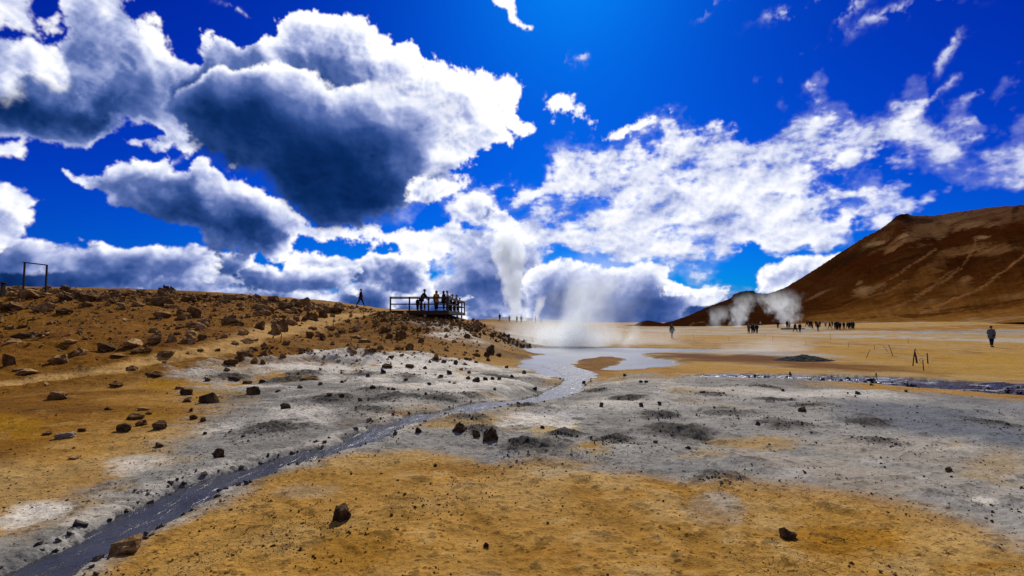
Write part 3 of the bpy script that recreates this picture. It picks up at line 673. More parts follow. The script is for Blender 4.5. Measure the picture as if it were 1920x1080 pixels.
def make_world():
    A, C, _, _ = make_sky()
    h, w = A.shape
    def img(name, arr):
        im = bpy.data.images.new(name, w, h, float_buffer=True, alpha=False); im.colorspace_settings.name = 'Non-Color'
        px = np.ones((h, w, 4), np.float32); px[..., :3] = arr; im.pixels.foreach_set(px.ravel()); im.update(); im.pack(); return im
    # a feather at the border of the computed patch of sky
    ii = np.minimum(np.arange(h), np.arange(h)[::-1])[:, None] / 20.; jj = np.minimum(np.arange(w), np.arange(w)[::-1])[None] / 60.
    fe = np.clip(np.minimum(ii, jj), 0, 1).astype(np.float32)
    ic = img('cloud_light', C * fe[..., None]); ia = img('cloud_cover', (A * fe)[..., None].repeat(3, -1))
    wd = bpy.data.worlds.new('World'); scene.world = wd; wd.use_nodes = True; t = NT(wd.node_tree); wd.node_tree.nodes.clear()
    out = t.n('ShaderNodeOutputWorld'); g = t.n('ShaderNodeTexCoord').outputs['Generated']
    s = t.n('ShaderNodeSeparateXYZ'); t.l(g, s.inputs[0]); x, y, z = s.outputs
    az = t.math('ARCTAN2', x, y); el = t.math('ARCSINE', z)
    u = t.math('MULTIPLY_ADD', az, 180 / math.pi / (AZ1 - AZ0), -AZ0 / (AZ1 - AZ0)); v = t.math('MULTIPLY_ADD', el, 180 / math.pi / (EL1 - EL0), -EL0 / (EL1 - EL0))
    cb = t.n('ShaderNodeCombineXYZ'); t.l(u, cb.inputs[0]); t.l(v, cb.inputs[1])
    tx = []
    for im in (ic, ia):
        q = t.n('ShaderNodeTexImage', image=im, extension='CLIP', interpolation='Cubic'); t.l(cb.outputs[0], q.inputs[0]); tx.append(q.outputs['Color'])
    sky = t.n('ShaderNodeTexSky', sky_type='NISHITA'); sky.sun_disc = False; sky.sun_elevation = SUN_EL; sky.sun_rotation = SUN_AZ; sky.altitude = 300; sky.air_density = 1.0; sky.dust_density = .7; sky.ozone_density = 3.0
    # the air is taken as very clear : each band of the sky model is deepened by its own power
    ss = t.n('ShaderNodeSeparateColor'); t.l(sky.outputs[0], ss.inputs[0]); cc = t.n('ShaderNodeCombineColor')
    for k_, (p_, a_) in enumerate(((1.6, .0005), (2.19, .0152), (1.28, .41))):
        t.l(t.math('MULTIPLY', t.math('POWER', ss.outputs[k_], p_), a_), cc.inputs[k_])
    tint = cc.outputs[0]
    inv = t.mixc(1.0, (1, 1, 1), tx[1], 'SUBTRACT'); sk = t.mixc(1.0, tint, inv, 'MULTIPLY')
    # unseen broken cloud added behind and above the viewer to neutralise the blue fill
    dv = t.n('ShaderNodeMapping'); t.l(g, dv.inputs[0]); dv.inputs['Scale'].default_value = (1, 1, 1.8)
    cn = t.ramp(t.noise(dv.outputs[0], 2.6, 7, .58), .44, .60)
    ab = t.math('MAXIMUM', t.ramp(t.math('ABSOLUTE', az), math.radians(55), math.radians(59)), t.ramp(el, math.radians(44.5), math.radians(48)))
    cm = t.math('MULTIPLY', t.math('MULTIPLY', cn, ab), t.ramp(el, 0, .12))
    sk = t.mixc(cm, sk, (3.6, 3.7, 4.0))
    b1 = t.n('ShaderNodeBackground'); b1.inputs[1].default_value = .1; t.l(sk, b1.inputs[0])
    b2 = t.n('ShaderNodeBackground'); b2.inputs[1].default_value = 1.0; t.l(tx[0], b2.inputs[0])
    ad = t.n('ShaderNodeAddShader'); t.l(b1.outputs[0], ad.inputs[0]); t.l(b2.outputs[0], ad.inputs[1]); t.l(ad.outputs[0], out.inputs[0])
make_world()

# ================================================================= GROUND
def ground_mat():
    m, t, b = new_mat('mud_ground')
    pos = t.n('ShaderNodeNewGeometry').outputs['Position']
    col = t.n('ShaderNodeAttribute', attribute_name='albedo').outputs['Color']; wet = t.n('ShaderNodeAttribute', attribute_name='wet').outputs['Fac']
    n1 = t.noise(pos, 2.2, 8, .65); n2 = t.noise(pos, 14, 6, .65); n3 = t.noise(pos, 60, 4, .6)
    k = t.math('ADD', t.ramp(n1, .25, .75, -.25, .25, False), t.ramp(n2, .25, .75, -.34, .34, False)); k = t.math('ADD', k, t.ramp(n3, .25, .75, -.22, .22, False)); calm = t.math('SUBTRACT', 1.0, t.n('ShaderNodeAttribute', attribute_name='calm').outputs['Fac']); k = t.math('MULTIPLY', k, t.math('MULTIPLY_ADD', calm, .6, .4)); k = t.math('ADD', k, 1.0)
    v = t.n('ShaderNodeVectorMath', operation='SCALE'); t.l(col, v.inputs[0]); t.l(k, v.inputs['Scale'])
    # crumbs and grit : small dark stones in the mud
    vo = t.n('ShaderNodeTexVoronoi', feature='F1'); vo.inputs['Scale'].default_value = 26; t.l(pos, vo.inputs['Vector'])
    vs = t.n('ShaderNodeSeparateColor'); t.l(vo.outputs['Color'], vs.inputs[0])
    dot = t.math('LESS_THAN', vo.outputs['Distance'], t.math('MULTIPLY', t.ramp(vs.outputs[0], .55, 1.0, 0, .42, False), t.ramp(n1, .35, .6, .35, 1.25, False)))
    vo2 = t.n('ShaderNodeTexVoronoi', feature='F1'); vo2.inputs['Scale'].default_value = 11; t.l(pos, vo2.inputs['Vector']); vs2 = t.n('ShaderNodeSeparateColor'); t.l(vo2.outputs['Color'], vs2.inputs[0])
    dot2 = t.math('LESS_THAN', vo2.outputs['Distance'], t.math('MULTIPLY', t.ramp(vs2.outputs[1], .6, 1.0, 0, .30, False), t.ramp(n2, .3, .7, .2, 1.5, False))); dot = t.math('MAXIMUM', dot, dot2)
    g1 = t.n('ShaderNodeVectorMath', operation='MULTIPLY'); t.l(v.outputs[0], g1.inputs[0]); g1.inputs[1].default_value = (.30, .25, .2); grit = t.mixc(t.math('MULTIPLY', dot, .85), v.outputs[0], g1.outputs[0])
    # drying cracks
    wv = t.n('ShaderNodeVectorMath', operation='ADD'); nn = t.n('ShaderNodeTexNoise'); nn.inputs['Scale'].default_value = 3.5; nn.inputs['Detail'].default_value = 4; t.l(pos, nn.inputs['Vector'])
    sc = t.n('ShaderNodeVectorMath', operation='SCALE'); sc.inputs['Scale'].default_value = .35; t.l(nn.outputs['Color'], sc.inputs[0]); t.l(pos, wv.inputs[0]); t.l(sc.outputs[0], wv.inputs[1])
    ce = t.n('ShaderNodeTexVoronoi', feature='DISTANCE_TO_EDGE'); ce.inputs['Scale'].default_value = 5.5; t.l(wv.outputs[0], ce.inputs['Vector'])
    ce2 = t.n('ShaderNodeTexVoronoi', feature='DISTANCE_TO_EDGE'); ce2.inputs['Scale'].default_value = 13; t.l(wv.outputs[0], ce2.inputs['Vector'])
    cm = t.ramp(t.noise(pos, .55, 3, .5), .46, .62); cr = t.math('MAXIMUM', t.math('MULTIPLY', t.ramp(ce.outputs['Distance'], .0, .03, 1, 0), cm), t.math('MULTIPLY', t.ramp(ce2.outputs['Distance'], .0, .05, 1, 0), t.ramp(t.noise(pos, .8, 3, .5), .52, .7)))
    t.l(grit, b.inputs['Base Color'])
    h = t.math('ADD', t.math('MULTIPLY', n2, .35), t.math('MULTIPLY', n3, .16)); h = t.math('ADD', h, t.math('MULTIPLY', n1, .7)); h = t.math('SUBTRACT', h, t.math('MULTIPLY', cr, .22)); h = t.math('ADD', h, t.math('MULTIPLY', dot, .22))
    bp = t.n('ShaderNodeBump'); t.l(t.math('MULTIPLY_ADD', calm, .55, .32), bp.inputs['Strength']); bp.inputs['Distance'].default_value = .06; t.l(h, bp.inputs['Height']); t.l(bp.outputs[0], b.inputs['Normal'])
    t.l(t.ramp(wet, 0, 1, .88, .55, False), b.inputs['Roughness']); t.l(t.ramp(wet, 0, 1, .03, .16, False), b.inputs['Specular IOR Level'])
    return m
gm_ = grid_mesh('ground', GX, GY, Z, {'wet': WETM, 'calm': SMOOTH}, {'albedo': COL}, closed=True)
ground = mesh_obj('ground', gm_, ground_mat()); tag(ground, kind='structure')
# close the hole under the camera
bm = bmesh.new(); ring = [bm.verts.new((GX[0, j], GY[0, j], Z[0, j])) for j in range(0, NA)]; bm.faces.new(ring)
cap = bm_obj('ground_under_viewer', bm, None); cap.data.materials.append(simple_mat('ochre_mud', (.44, .235, .045))); tag(cap, kind='structure')

# ================================================================= WATER
def water_mat(name, base, rough, bs, bstr, foam_glint=None, stretch=None, bd=.03, sp=.5):
    m, t, b = new_mat(name); pos = t.n('ShaderNodeNewGeometry').outputs['Position']
    mp = t.n('ShaderNodeMapping'); t.l(pos, mp.inputs[0])
    if stretch: mp.inputs['Scale'].default_value = stretch[0]; mp.inputs['Rotation'].default_value = (0, 0, stretch[1])
    p = mp.outputs[0]
    n1 = t.noise(p, bs, 6, .6, .6); n2 = t.noise(pos, bs * .22, 3, .5)
    c = t.mixc(t.ramp(n2, .35, .65), tuple(base), tuple(x * 1.5 for x in base))
    if foam_glint: c = t.mixc(t.ramp(t.noise(p, foam_glint[0], 5, .65), foam_glint[1], foam_glint[1] + .08), c, (.62, .62, .66))  # pale colour for foam, also painted in for white glints on the rapids
    t.l(c, b.inputs['Base Color']); b.inputs['Roughness'].default_value = rough; b.inputs['IOR'].default_value = 1.33; b.inputs['Specular IOR Level'].default_value = sp
    bp = t.n('ShaderNodeBump'); bp.inputs['Strength'].default_value = bstr; bp.inputs['Distance'].default_value = bd; t.l(n1, bp.inputs['Height']); t.l(bp.outputs[0], b.inputs['Normal'])
    return m
def ribbon(name, L, mat, widen, pad, amp=0.0):
    n = len(L); k = 15
    d = np.gradient(L[:, :2], axis=0); d /= np.linalg.norm(d, axis=1)[:, None]; nr = np.stack([-d[:, 1], d[:, 0]], 1)
    s = np.linspace(-1, 1, k)
    w = L[:, 3] * widen + pad
    X = L[:, 0, None] + nr[:, 0, None] * s * w[:, None]; Y = L[:, 1, None] + nr[:, 1, None] * s * w[:, None]
    Zz = np.broadcast_to(L[:, 2, None], X.shape).copy()
    if amp: Zz += wsample(TB, X, Y, 3.3) * amp + wsample(TC, X, Y, 1.6) * amp * .5
    me = grid_mesh(name, X, Y, Zz)
    o = mesh_obj(name, me, mat)
    bm = bmesh.new(); bm.from_mesh(me); bmesh.ops.recalc_face_normals(bm, faces=bm.faces[:])
    if sum(f.normal.z for f in bm.faces) < 0: bmesh.ops.reverse_faces(bm, faces=bm.faces[:])
    bm.to_mesh(me); bm.free(); return tag(o, kind='structure')
def densify(L, step):
    s = np.concatenate([[0], np.cumsum(np.hypot(*np.diff(L[:, :2], axis=0).T))]); q = np.arange(0, s[-1], step)
    return np.stack([np.interp(q, s, L[:, i]) for i in range(L.shape[1])], 1)
ribbon('stream_water', densify(SL, .12), water_mat('stream_mud_water', (.030, .030, .034), .27, 6, .75, (8, .67), ((1.0, .4, 1), .9), .05, .26), 1.2, .32, .012)
ribbon('rapids_water', densify(RL, .15), water_mat('rapids_mud_water', (.022, .023, .027), .16, 4.5, 1.0, (2.4, .53), ((.3, 1.6, 1), .2), .12, .4), 1.1, .8, .05)
gx_ = np.arange(POOLW[:, 0].min() - 2, POOLW[:, 0].max() + 2, .4); gy_ = np.arange(POOLW[:, 1].min() - 2, POOLW[:, 1].max() + 2, .4)
PXX, PYY = np.meshgrid(gx_, gy_); ins = poly_sdf(PXX, PYY, POOLW) > -1.1
bm = bmesh.new(); vm = {}
for i in range(len(gy_) - 1):
    for j in range(len(gx_) - 1):
        if ins[i, j] and ins[i + 1, j] and ins[i, j + 1] and ins[i + 1, j + 1]:
            vs = []
            for a, c in ((i, j), (i, j + 1), (i + 1, j + 1), (i + 1, j)):
                if (a, c) not in vm: vm[(a, c)] = bm.verts.new((gx_[c], gy_[a], POOL_Z))
                vs.append(vm[(a, c)])
            bm.faces.new(vs)
tag(bm_obj('pool_water', bm, water_mat('pool_mud_water', (.10, .115, .17), .3, 1.8, .5, (1.4, .70), ((.35, 1.0, 1), 0), .03, .10)), kind='structure')

# ================================================================= HILL
CREST = [(1120,616),(1190,608.5),(1203,603),(1215,600.5),(1228,603),(1245,606.5),(1262,602),(1290,592),(1330,574),(1370,560),(1376,552),(1386,548),(1400,545.5),(1412,545),(1418,550),(1440,551),(1470,541),(1520,510),(1570,478),(1620,445),(1655,427),(1672,414),(1680,405),(1690,401),(1702,401),(1712,404),(1748,405),(1800,396),(1860,389),(1920,384),(2050,378),(2250,368),(2500,375),(2800,420),(3300,500)]
FOOT = [(1120,612),(1190,611.5),(1300,611.5),(1400,611.5),(1480,610),(1520,606),(1600,602),(1700,602),(1800,598),(1920,592),(2100,588),(2500,585),(3300,590)]
def bearing(px, py):
    x, y, z = px_dir(px, py); return math.atan2(x, y), z / math.hypot(x, y)
cr = np.array([bearing(*p) for p in CREST]); fo = np.array([bearing(*p) for p in FOOT])
ha = np.concatenate([np.radians(np.linspace(math.degrees(cr[0, 0]), 44, 900)), np.radians(np.linspace(44.3, math.degrees(cr[-1, 0]), 60))])
NH = 420
tt = np.concatenate([np.linspace(-.08, 1, NH), 1 + np.linspace(.02, .8, 24)])
HA, HT = np.meshgrid(ha, tt)
deg = np.degrees(ha)
DF = np.interp(deg, [8, 13, 20, 27, 32, 38, 42, 55], [800, 560, 330, 235, 225, 215, 195, 165])
DC = np.interp(deg, [8, 13, 15, 20, 27, 32, 38, 42, 55], [840, 640, 600, 520, 520, 500, 480, 460, 430])
sc_ = np.interp(ha, cr[:, 0], cr[:, 1]); sf_ = np.interp(ha, fo[:, 0], fo[:, 1])
ZC = CAM_Z + sc_ * DC; ZF = CAM_Z + sf_ * DF
T1 = np.clip(HT, -.08, 1)
R_ = DF + (DC - DF) * HT
expo = np.interp(deg, [8, 18, 24, 30, 36, 42], [1.0, 1.0, 1.25, 1.45, 1.5, 1.5])
prof = np.sign(T1) * np.abs(T1) ** expo
HZ = ZF + (ZC - ZF) * prof
HX = R_ * np.sin(HA); HY = R_ * np.cos(HA)
hn1 = wsample(TA, HX, HY, 420.); hn2 = wsample(TB, HX, HY, 130.); hn3 = wsample(TD, HX, HY, 60.)
up = np.interp(deg, [8, 14, 18, 26, 60], [.15, .5, 1, 1, 1])
env = np.sin(np.clip(T1, 0, 1) * math.pi) ** .7 * up
HZ += env * (hn1 * 4.0 + hn2 * 1.3 + hn3 * .5)
# downslope gullies
gul = wsample(TB, np.degrees(HA) * 6 + HT * 22, HT * 6, 60.)
HZ += env * np.clip(gul, -1, .3) * 1.6
beh = np.clip(HT - 1, 0, 1); HZ = np.where(HT > 1, ZC - beh * 60 * up + hn2 * 1.0 * np.minimum(beh * 8, 1), HZ)
HZ += (np.abs(HT - 1) < .09) * wsample(TC, HX, HY, 30.) * .5 * up * np.clip(1 - np.abs(HT - 1) / .09, 0, 1)
HPX, HPY = dir_px(HX, HY, HZ - CAM_Z)
hw1 = wsample(TA, HX, HY, 200.); hw2 = wsample(TB, HX, HY, 45.); hw3 = wsample(TC, HX, HY, 22.)
# streaks run down the slope
stk = wsample(TC, np.degrees(HA) * 5 + HT * 26, HT * 7, 26.); stk2 = wsample(TA, np.degrees(HA) * 10 + HT * 50, HT * 10, 60.)
HC = np.broadcast_to(np.array([.060, .0195, .0045]), HX.shape + (3,)).copy()
def hmix(m, c):
    global HC
    m = np.clip(m, 0, 1)[..., None]; HC = HC * (1 - m) + np.array(c) * m
hmix(sstep(-.3, .7, hw1 + stk2 * .5) * .7, (0.076,0.033,0.010)); hmix(sstep(.1, .8, stk) * .5, (0.043,0.015,0.004))
shadeface = sstep(29.0, 21.5, np.degrees(HA) + hw1 * 1.5 + T1 * 3)  # shade of the hill face turned from the sun, painted into its colour
hmix(shadeface * .7, (0.038,0.017,0.008))
def hpatch(px, py, rx, ry, ang, c, a):
    th = math.radians(ang); X = HPX - px + hw1 * rx * .35; Y = HPY - py + hw2 * ry * .5
    u = (X * math.cos(th) + Y * math.sin(th)) / rx; v = (-X * math.sin(th) + Y * math.cos(th)) / ry
    hmix(sstep(1.3, .5, np.sqrt(u * u + v * v) + hw2 * .35 + hw3 * .4) * a * (HT <= 1.02), c)
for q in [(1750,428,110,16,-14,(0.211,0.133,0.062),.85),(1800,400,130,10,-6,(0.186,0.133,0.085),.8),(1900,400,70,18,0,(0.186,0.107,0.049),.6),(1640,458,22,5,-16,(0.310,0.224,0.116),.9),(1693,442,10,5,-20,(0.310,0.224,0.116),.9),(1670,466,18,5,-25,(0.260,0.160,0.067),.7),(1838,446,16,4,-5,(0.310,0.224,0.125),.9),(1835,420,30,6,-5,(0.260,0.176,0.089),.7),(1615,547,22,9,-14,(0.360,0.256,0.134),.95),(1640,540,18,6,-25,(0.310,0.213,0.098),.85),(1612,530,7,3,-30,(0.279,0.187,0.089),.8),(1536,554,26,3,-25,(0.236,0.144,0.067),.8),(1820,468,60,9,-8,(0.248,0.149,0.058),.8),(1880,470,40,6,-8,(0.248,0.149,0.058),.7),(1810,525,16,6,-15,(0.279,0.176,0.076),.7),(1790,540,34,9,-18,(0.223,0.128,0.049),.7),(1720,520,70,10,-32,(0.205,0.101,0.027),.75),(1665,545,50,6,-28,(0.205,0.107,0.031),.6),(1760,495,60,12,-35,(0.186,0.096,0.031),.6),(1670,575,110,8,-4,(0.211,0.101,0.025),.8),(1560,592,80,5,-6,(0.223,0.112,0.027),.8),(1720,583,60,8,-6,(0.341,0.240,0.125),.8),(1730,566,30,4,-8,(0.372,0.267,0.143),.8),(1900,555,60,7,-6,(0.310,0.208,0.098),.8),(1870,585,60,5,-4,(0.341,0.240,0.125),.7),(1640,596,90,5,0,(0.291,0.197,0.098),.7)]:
    hpatch(*q)
# tan apron at the foot, and sunlight painted into the upper right crest
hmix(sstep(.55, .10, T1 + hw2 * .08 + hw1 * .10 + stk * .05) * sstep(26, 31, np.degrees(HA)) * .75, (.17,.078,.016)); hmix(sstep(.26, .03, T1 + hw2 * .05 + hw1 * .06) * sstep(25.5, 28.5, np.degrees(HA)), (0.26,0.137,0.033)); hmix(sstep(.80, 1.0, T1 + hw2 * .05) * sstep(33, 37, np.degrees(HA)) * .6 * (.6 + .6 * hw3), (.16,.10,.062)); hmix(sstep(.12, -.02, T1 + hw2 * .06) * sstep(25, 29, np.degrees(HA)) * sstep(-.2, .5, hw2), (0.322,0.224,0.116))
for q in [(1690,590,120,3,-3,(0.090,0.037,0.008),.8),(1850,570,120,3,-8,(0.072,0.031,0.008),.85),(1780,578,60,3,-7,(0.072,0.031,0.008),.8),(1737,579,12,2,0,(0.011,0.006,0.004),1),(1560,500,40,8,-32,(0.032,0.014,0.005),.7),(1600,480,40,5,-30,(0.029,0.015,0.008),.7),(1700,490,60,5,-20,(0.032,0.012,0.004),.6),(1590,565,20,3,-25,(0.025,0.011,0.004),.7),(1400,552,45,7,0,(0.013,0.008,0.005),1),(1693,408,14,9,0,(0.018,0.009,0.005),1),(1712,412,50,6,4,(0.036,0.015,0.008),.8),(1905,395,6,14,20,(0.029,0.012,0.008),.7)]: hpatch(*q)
TRAILS = [([(1755,468),(1735,480),(1712,495),(1690,510),(1660,528)],2.0),([(1920,478),(1895,500),(1860,525),(1830,545),(1790,560),(1750,577),(1725,588)],3.0),([(1830,450),(1825,470),(1800,505),(1770,525),(1745,540),(1715,562),(1690,572),(1655,582),(1652,590),(1690,596)],2.6),([(1800,500),(1765,520),(1738,543),(1715,555)],1.6),([(1700,525),(1660,548),(1620,560)],1.8),([(1320,603),(1300,606),(1293,612)],1.2)]
for pts, wd in TRAILS:
    d = np.full(HPX.shape, 1e9); X = HPX + hw2 * 3 + hw3 * 2; Y = HPY + hw3 * 2
    for (ax, ay), (bx, by) in zip(pts[:-1], pts[1:]):
        ex, ey = bx - ax, by - ay; t_ = np.clip(((X - ax) * ex + (Y - ay) * ey) / (ex * ex + ey * ey), 0, 1); d = np.minimum(d, np.hypot(X - ax - t_ * ex, Y - ay - t_ * ey))
    hmix(sstep(wd * 1.1, wd * .2, d + stk * .9 + hw3 * .5) * .75 * (HT <= 1), (0.285,0.165,0.067))
HC = np.clip(HC * (1 + .16 * hw3 + .12 * stk)[..., None] * np.array([1.55, 1.30, 1.0]), .001, .8)
def hill_mat():
    m, t, b = new_mat('hill_scree'); pos = t.n('ShaderNodeNewGeometry').outputs['Position']
    col = t.n('ShaderNodeAttribute', attribute_name='albedo').outputs['Color']; n1 = t.noise(pos, .12, 8, .65); n2 = t.noise(pos, .7, 6, .65)
    k = t.math('ADD', t.ramp(n1, .25, .75, .78, 1.22, False), t.ramp(n2, .25, .75, -.2, .2, False)); v = t.n('ShaderNodeVectorMath', operation='SCALE'); t.l(col, v.inputs[0]); t.l(k, v.inputs['Scale']); m.node_tree.nodes.remove(b); b = t.n('ShaderNodeBsdfDiffuse'); t.l(b.outputs[0], m.node_tree.nodes['Material Output'].inputs['Surface']); t.l(v.outputs[0], b.inputs['Color'])
    b.inputs['Roughness'].default_value = .8
    bp = t.n('ShaderNodeBump'); bp.inputs['Strength'].default_value = .8; bp.inputs['Distance'].default_value = 1.6; t.l(t.math('ADD', n1, t.math('MULTIPLY', n2, .4)), bp.inputs['Height']); t.l(bp.outputs[0], b.inputs['Normal'])
    return m
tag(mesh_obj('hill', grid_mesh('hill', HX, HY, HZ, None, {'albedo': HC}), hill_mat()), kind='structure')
# the far mountain low on the horizon, haze blue put into its colour
def far_mountain():
    a = np.radians(np.linspace(-9, 7, 160)); d = np.degrees(a)
    top = np.interp(d, [-9, -6, -3.2, -2.2, -.6, .6, 2.2, 3.5, 5, 7], [0, 10, 34, 62, 72, 66, 50, 26, 16, 0]); top = top + lattice_noise(3, 160, 1, 12, np.random.default_rng(3))[1] * 5
    A, Tq = np.meshgrid(a, np.array([0, .3, .7, 1., 1.3, 2.])); R = 9000 + Tq * 900
    Zm = -30 + (top + 36) * np.minimum(np.array([0, .35, .8, 1., .7, 0]), 1)[:, None]
    return grid_mesh('distant_mountain', R * np.sin(A), R * np.cos(A), Zm)
tag(mesh_obj('distant_mountain', far_mountain(), simple_mat('hazed_slope', (.13, .15, .22), .95, .2, .002, 0)), kind='structure')
# ================================================================= ROCKS
def rock_mesh(seed, flat=.62, pts=22, rough=.06, block=0.0):
    r = np.random.default_rng(seed); bm = bmesh.new()
    p = r.normal(size=(pts, 3)); p /= np.linalg.norm(p, axis=1)[:, None]
    p *= r.uniform(.8, 1.15, (pts, 1))
    if block: p = np.sign(p) * np.abs(p) ** (1 - block) ; p /= np.abs(p).max()
    p[:, 0] *= .5; p[:, 1] *= .42; p[:, 2] *= .5
    p[:, 2] = np.maximum(p[:, 2], -.3)
    for q in p: bm.verts.new(q)
    bmesh.ops.convex_hull(bm, input=bm.verts[:])
    loose = [v for v in bm.verts if not v.link_faces]
    if loose: bmesh.ops.delete(bm, geom=loose, context='VERTS')
    bmesh.ops.triangulate(bm, faces=bm.faces[:])
    bmesh.ops.subdivide_edges(bm, edges=bm.edges[:], cuts=2, use_grid_fill=True)
    bm.normal_update()
    co = np.array([v.co[:] for v in bm.verts]); T = tile_small
    d = np.array([wsample(T, c[0] + 3 * seed, c[1] * 1.3 + c[2] * 2.1, 1.1) for c in co]); d2 = np.array([wsample(T, c[0] * 2 + c[2] * 1.7, c[1] * 2.2 + seed, .55) for c in co])
    for v, a, b in zip(bm.verts, d, d2): v.co += v.normal * float(a * rough + b * rough * .5)
    z0 = min(v.co.z for v in bm.verts); xs = [v.co.x for v in bm.verts]; zs = [v.co.z for v in bm.verts]
    sx_ = 1 / (max(xs) - min(xs)); szz = 1 / (max(zs) - z0)
    for v in bm.verts: v.co.x *= sx_; v.co.y *= sx_; v.co.z = (v.co.z - z0) * szz
    bmesh.ops.recalc_face_normals(bm, faces=bm.faces[:])
    me = bpy.data.meshes.new('rock'); bm.to_mesh(me); bm.free(); return me
tile_small = tile(9, 64, 5, 256, .6)
def rock_mat(name, col, pale):
    m, t, b = new_mat(name); tc = t.n('ShaderNodeTexCoord').outputs['Object']; oi = t.n('ShaderNodeObjectInfo').outputs['Random']
    sc = t.n('ShaderNodeVectorMath', operation='ADD'); t.l(tc, sc.inputs[0]); t.l(oi, sc.inputs[1])
    n1 = t.noise(sc.outputs[0], 2.2, 7, .65); n2 = t.noise(sc.outputs[0], 9, 5, .65)
    c = t.mixc(t.ramp(n1, .38, .68), tuple(col), tuple(pale)); v = t.n('ShaderNodeVectorMath', operation='SCALE'); t.l(c, v.inputs[0])
    t.l(t.math('MULTIPLY', t.ramp(n2, .25, .75, .65, 1.3, False), t.ramp(oi, 0, 1, .7, 1.3, False)), v.inputs['Scale']); t.l(v.outputs[0], b.inputs['Base Color'])
    b.inputs['Roughness'].default_value = .95; b.inputs['Specular IOR Level'].default_value = .04
    bp = t.n('ShaderNodeBump'); bp.inputs['Strength'].default_value = .7; bp.inputs['Distance'].default_value = .08; t.l(t.math('ADD', n1, t.math('MULTIPLY', n2, .5)), bp.inputs['Height']); t.l(bp.outputs[0], b.inputs['Normal'])
    return m
RM_BROWN = rock_mat('brown_rock', (.20, .105, .034), (.50, .33, .15)); RM_MID = rock_mat('umber_rock', (.11, .058, .02), (.30, .185, .08)); RM_DARK = rock_mat('dark_rock', (.062, .04, .022), (.19, .12, .062)); RM_GREY = rock_mat('grey_stone', (.05, .045, .042), (.13, .11, .09)); RM_PALE = rock_mat('pale_rock', (.42, .33, .22), (.6, .5, .38))
PROTO = [rock_mesh(100 + i, .62, [14, 18, 24, 16, 30, 20][i % 6], [.05, .07, .09][i % 3], [0, .35, .2, 0][i % 4]) for i in range(14)]
ROCKM = {}
def rock_data(i, mat):
    k = (i, mat.name)
    if k not in ROCKM:
        me = PROTO[i].copy(); me.materials.clear(); me.materials.append(mat); ROCKM[k] = me
    return ROCKM[k]
rr = random.Random(21)
NROCK = 0
def put_rock(px, py, w, h, mat, label, group=None, proto=None, sink=.2, name='rock', at=None, rz=None):
    """px, py : middle of the foot of the rock ; w, h : its size, all in photo pixels"""
    global NROCK
    if at is None: x, y, z = hit(px, py)
    else: x, y = at; z = 0
    k = (y if at is None else math.hypot(x, y)) / FPX
    W = w * k * .9; Hh = h * k * .95
    z = float(ground_z(x, y + W * .25))
    o = bpy.data.objects.new(name, rock_data(rr.randrange(14) if proto is None else proto, mat)); link(o)
    o.scale = (W, W * rr.uniform(.8, 1.1), Hh * (1 + sink)); o.location = (x, y + W * .3, z - Hh * sink)
    o.rotation_euler = (rr.uniform(-.1, .1), rr.uniform(-.12, .12), rz if rz is not None else rr.choice((0, math.pi)) + rr.uniform(-.5, .5))
    tag(o, label, 'rock', group); NROCK += 1
    return o
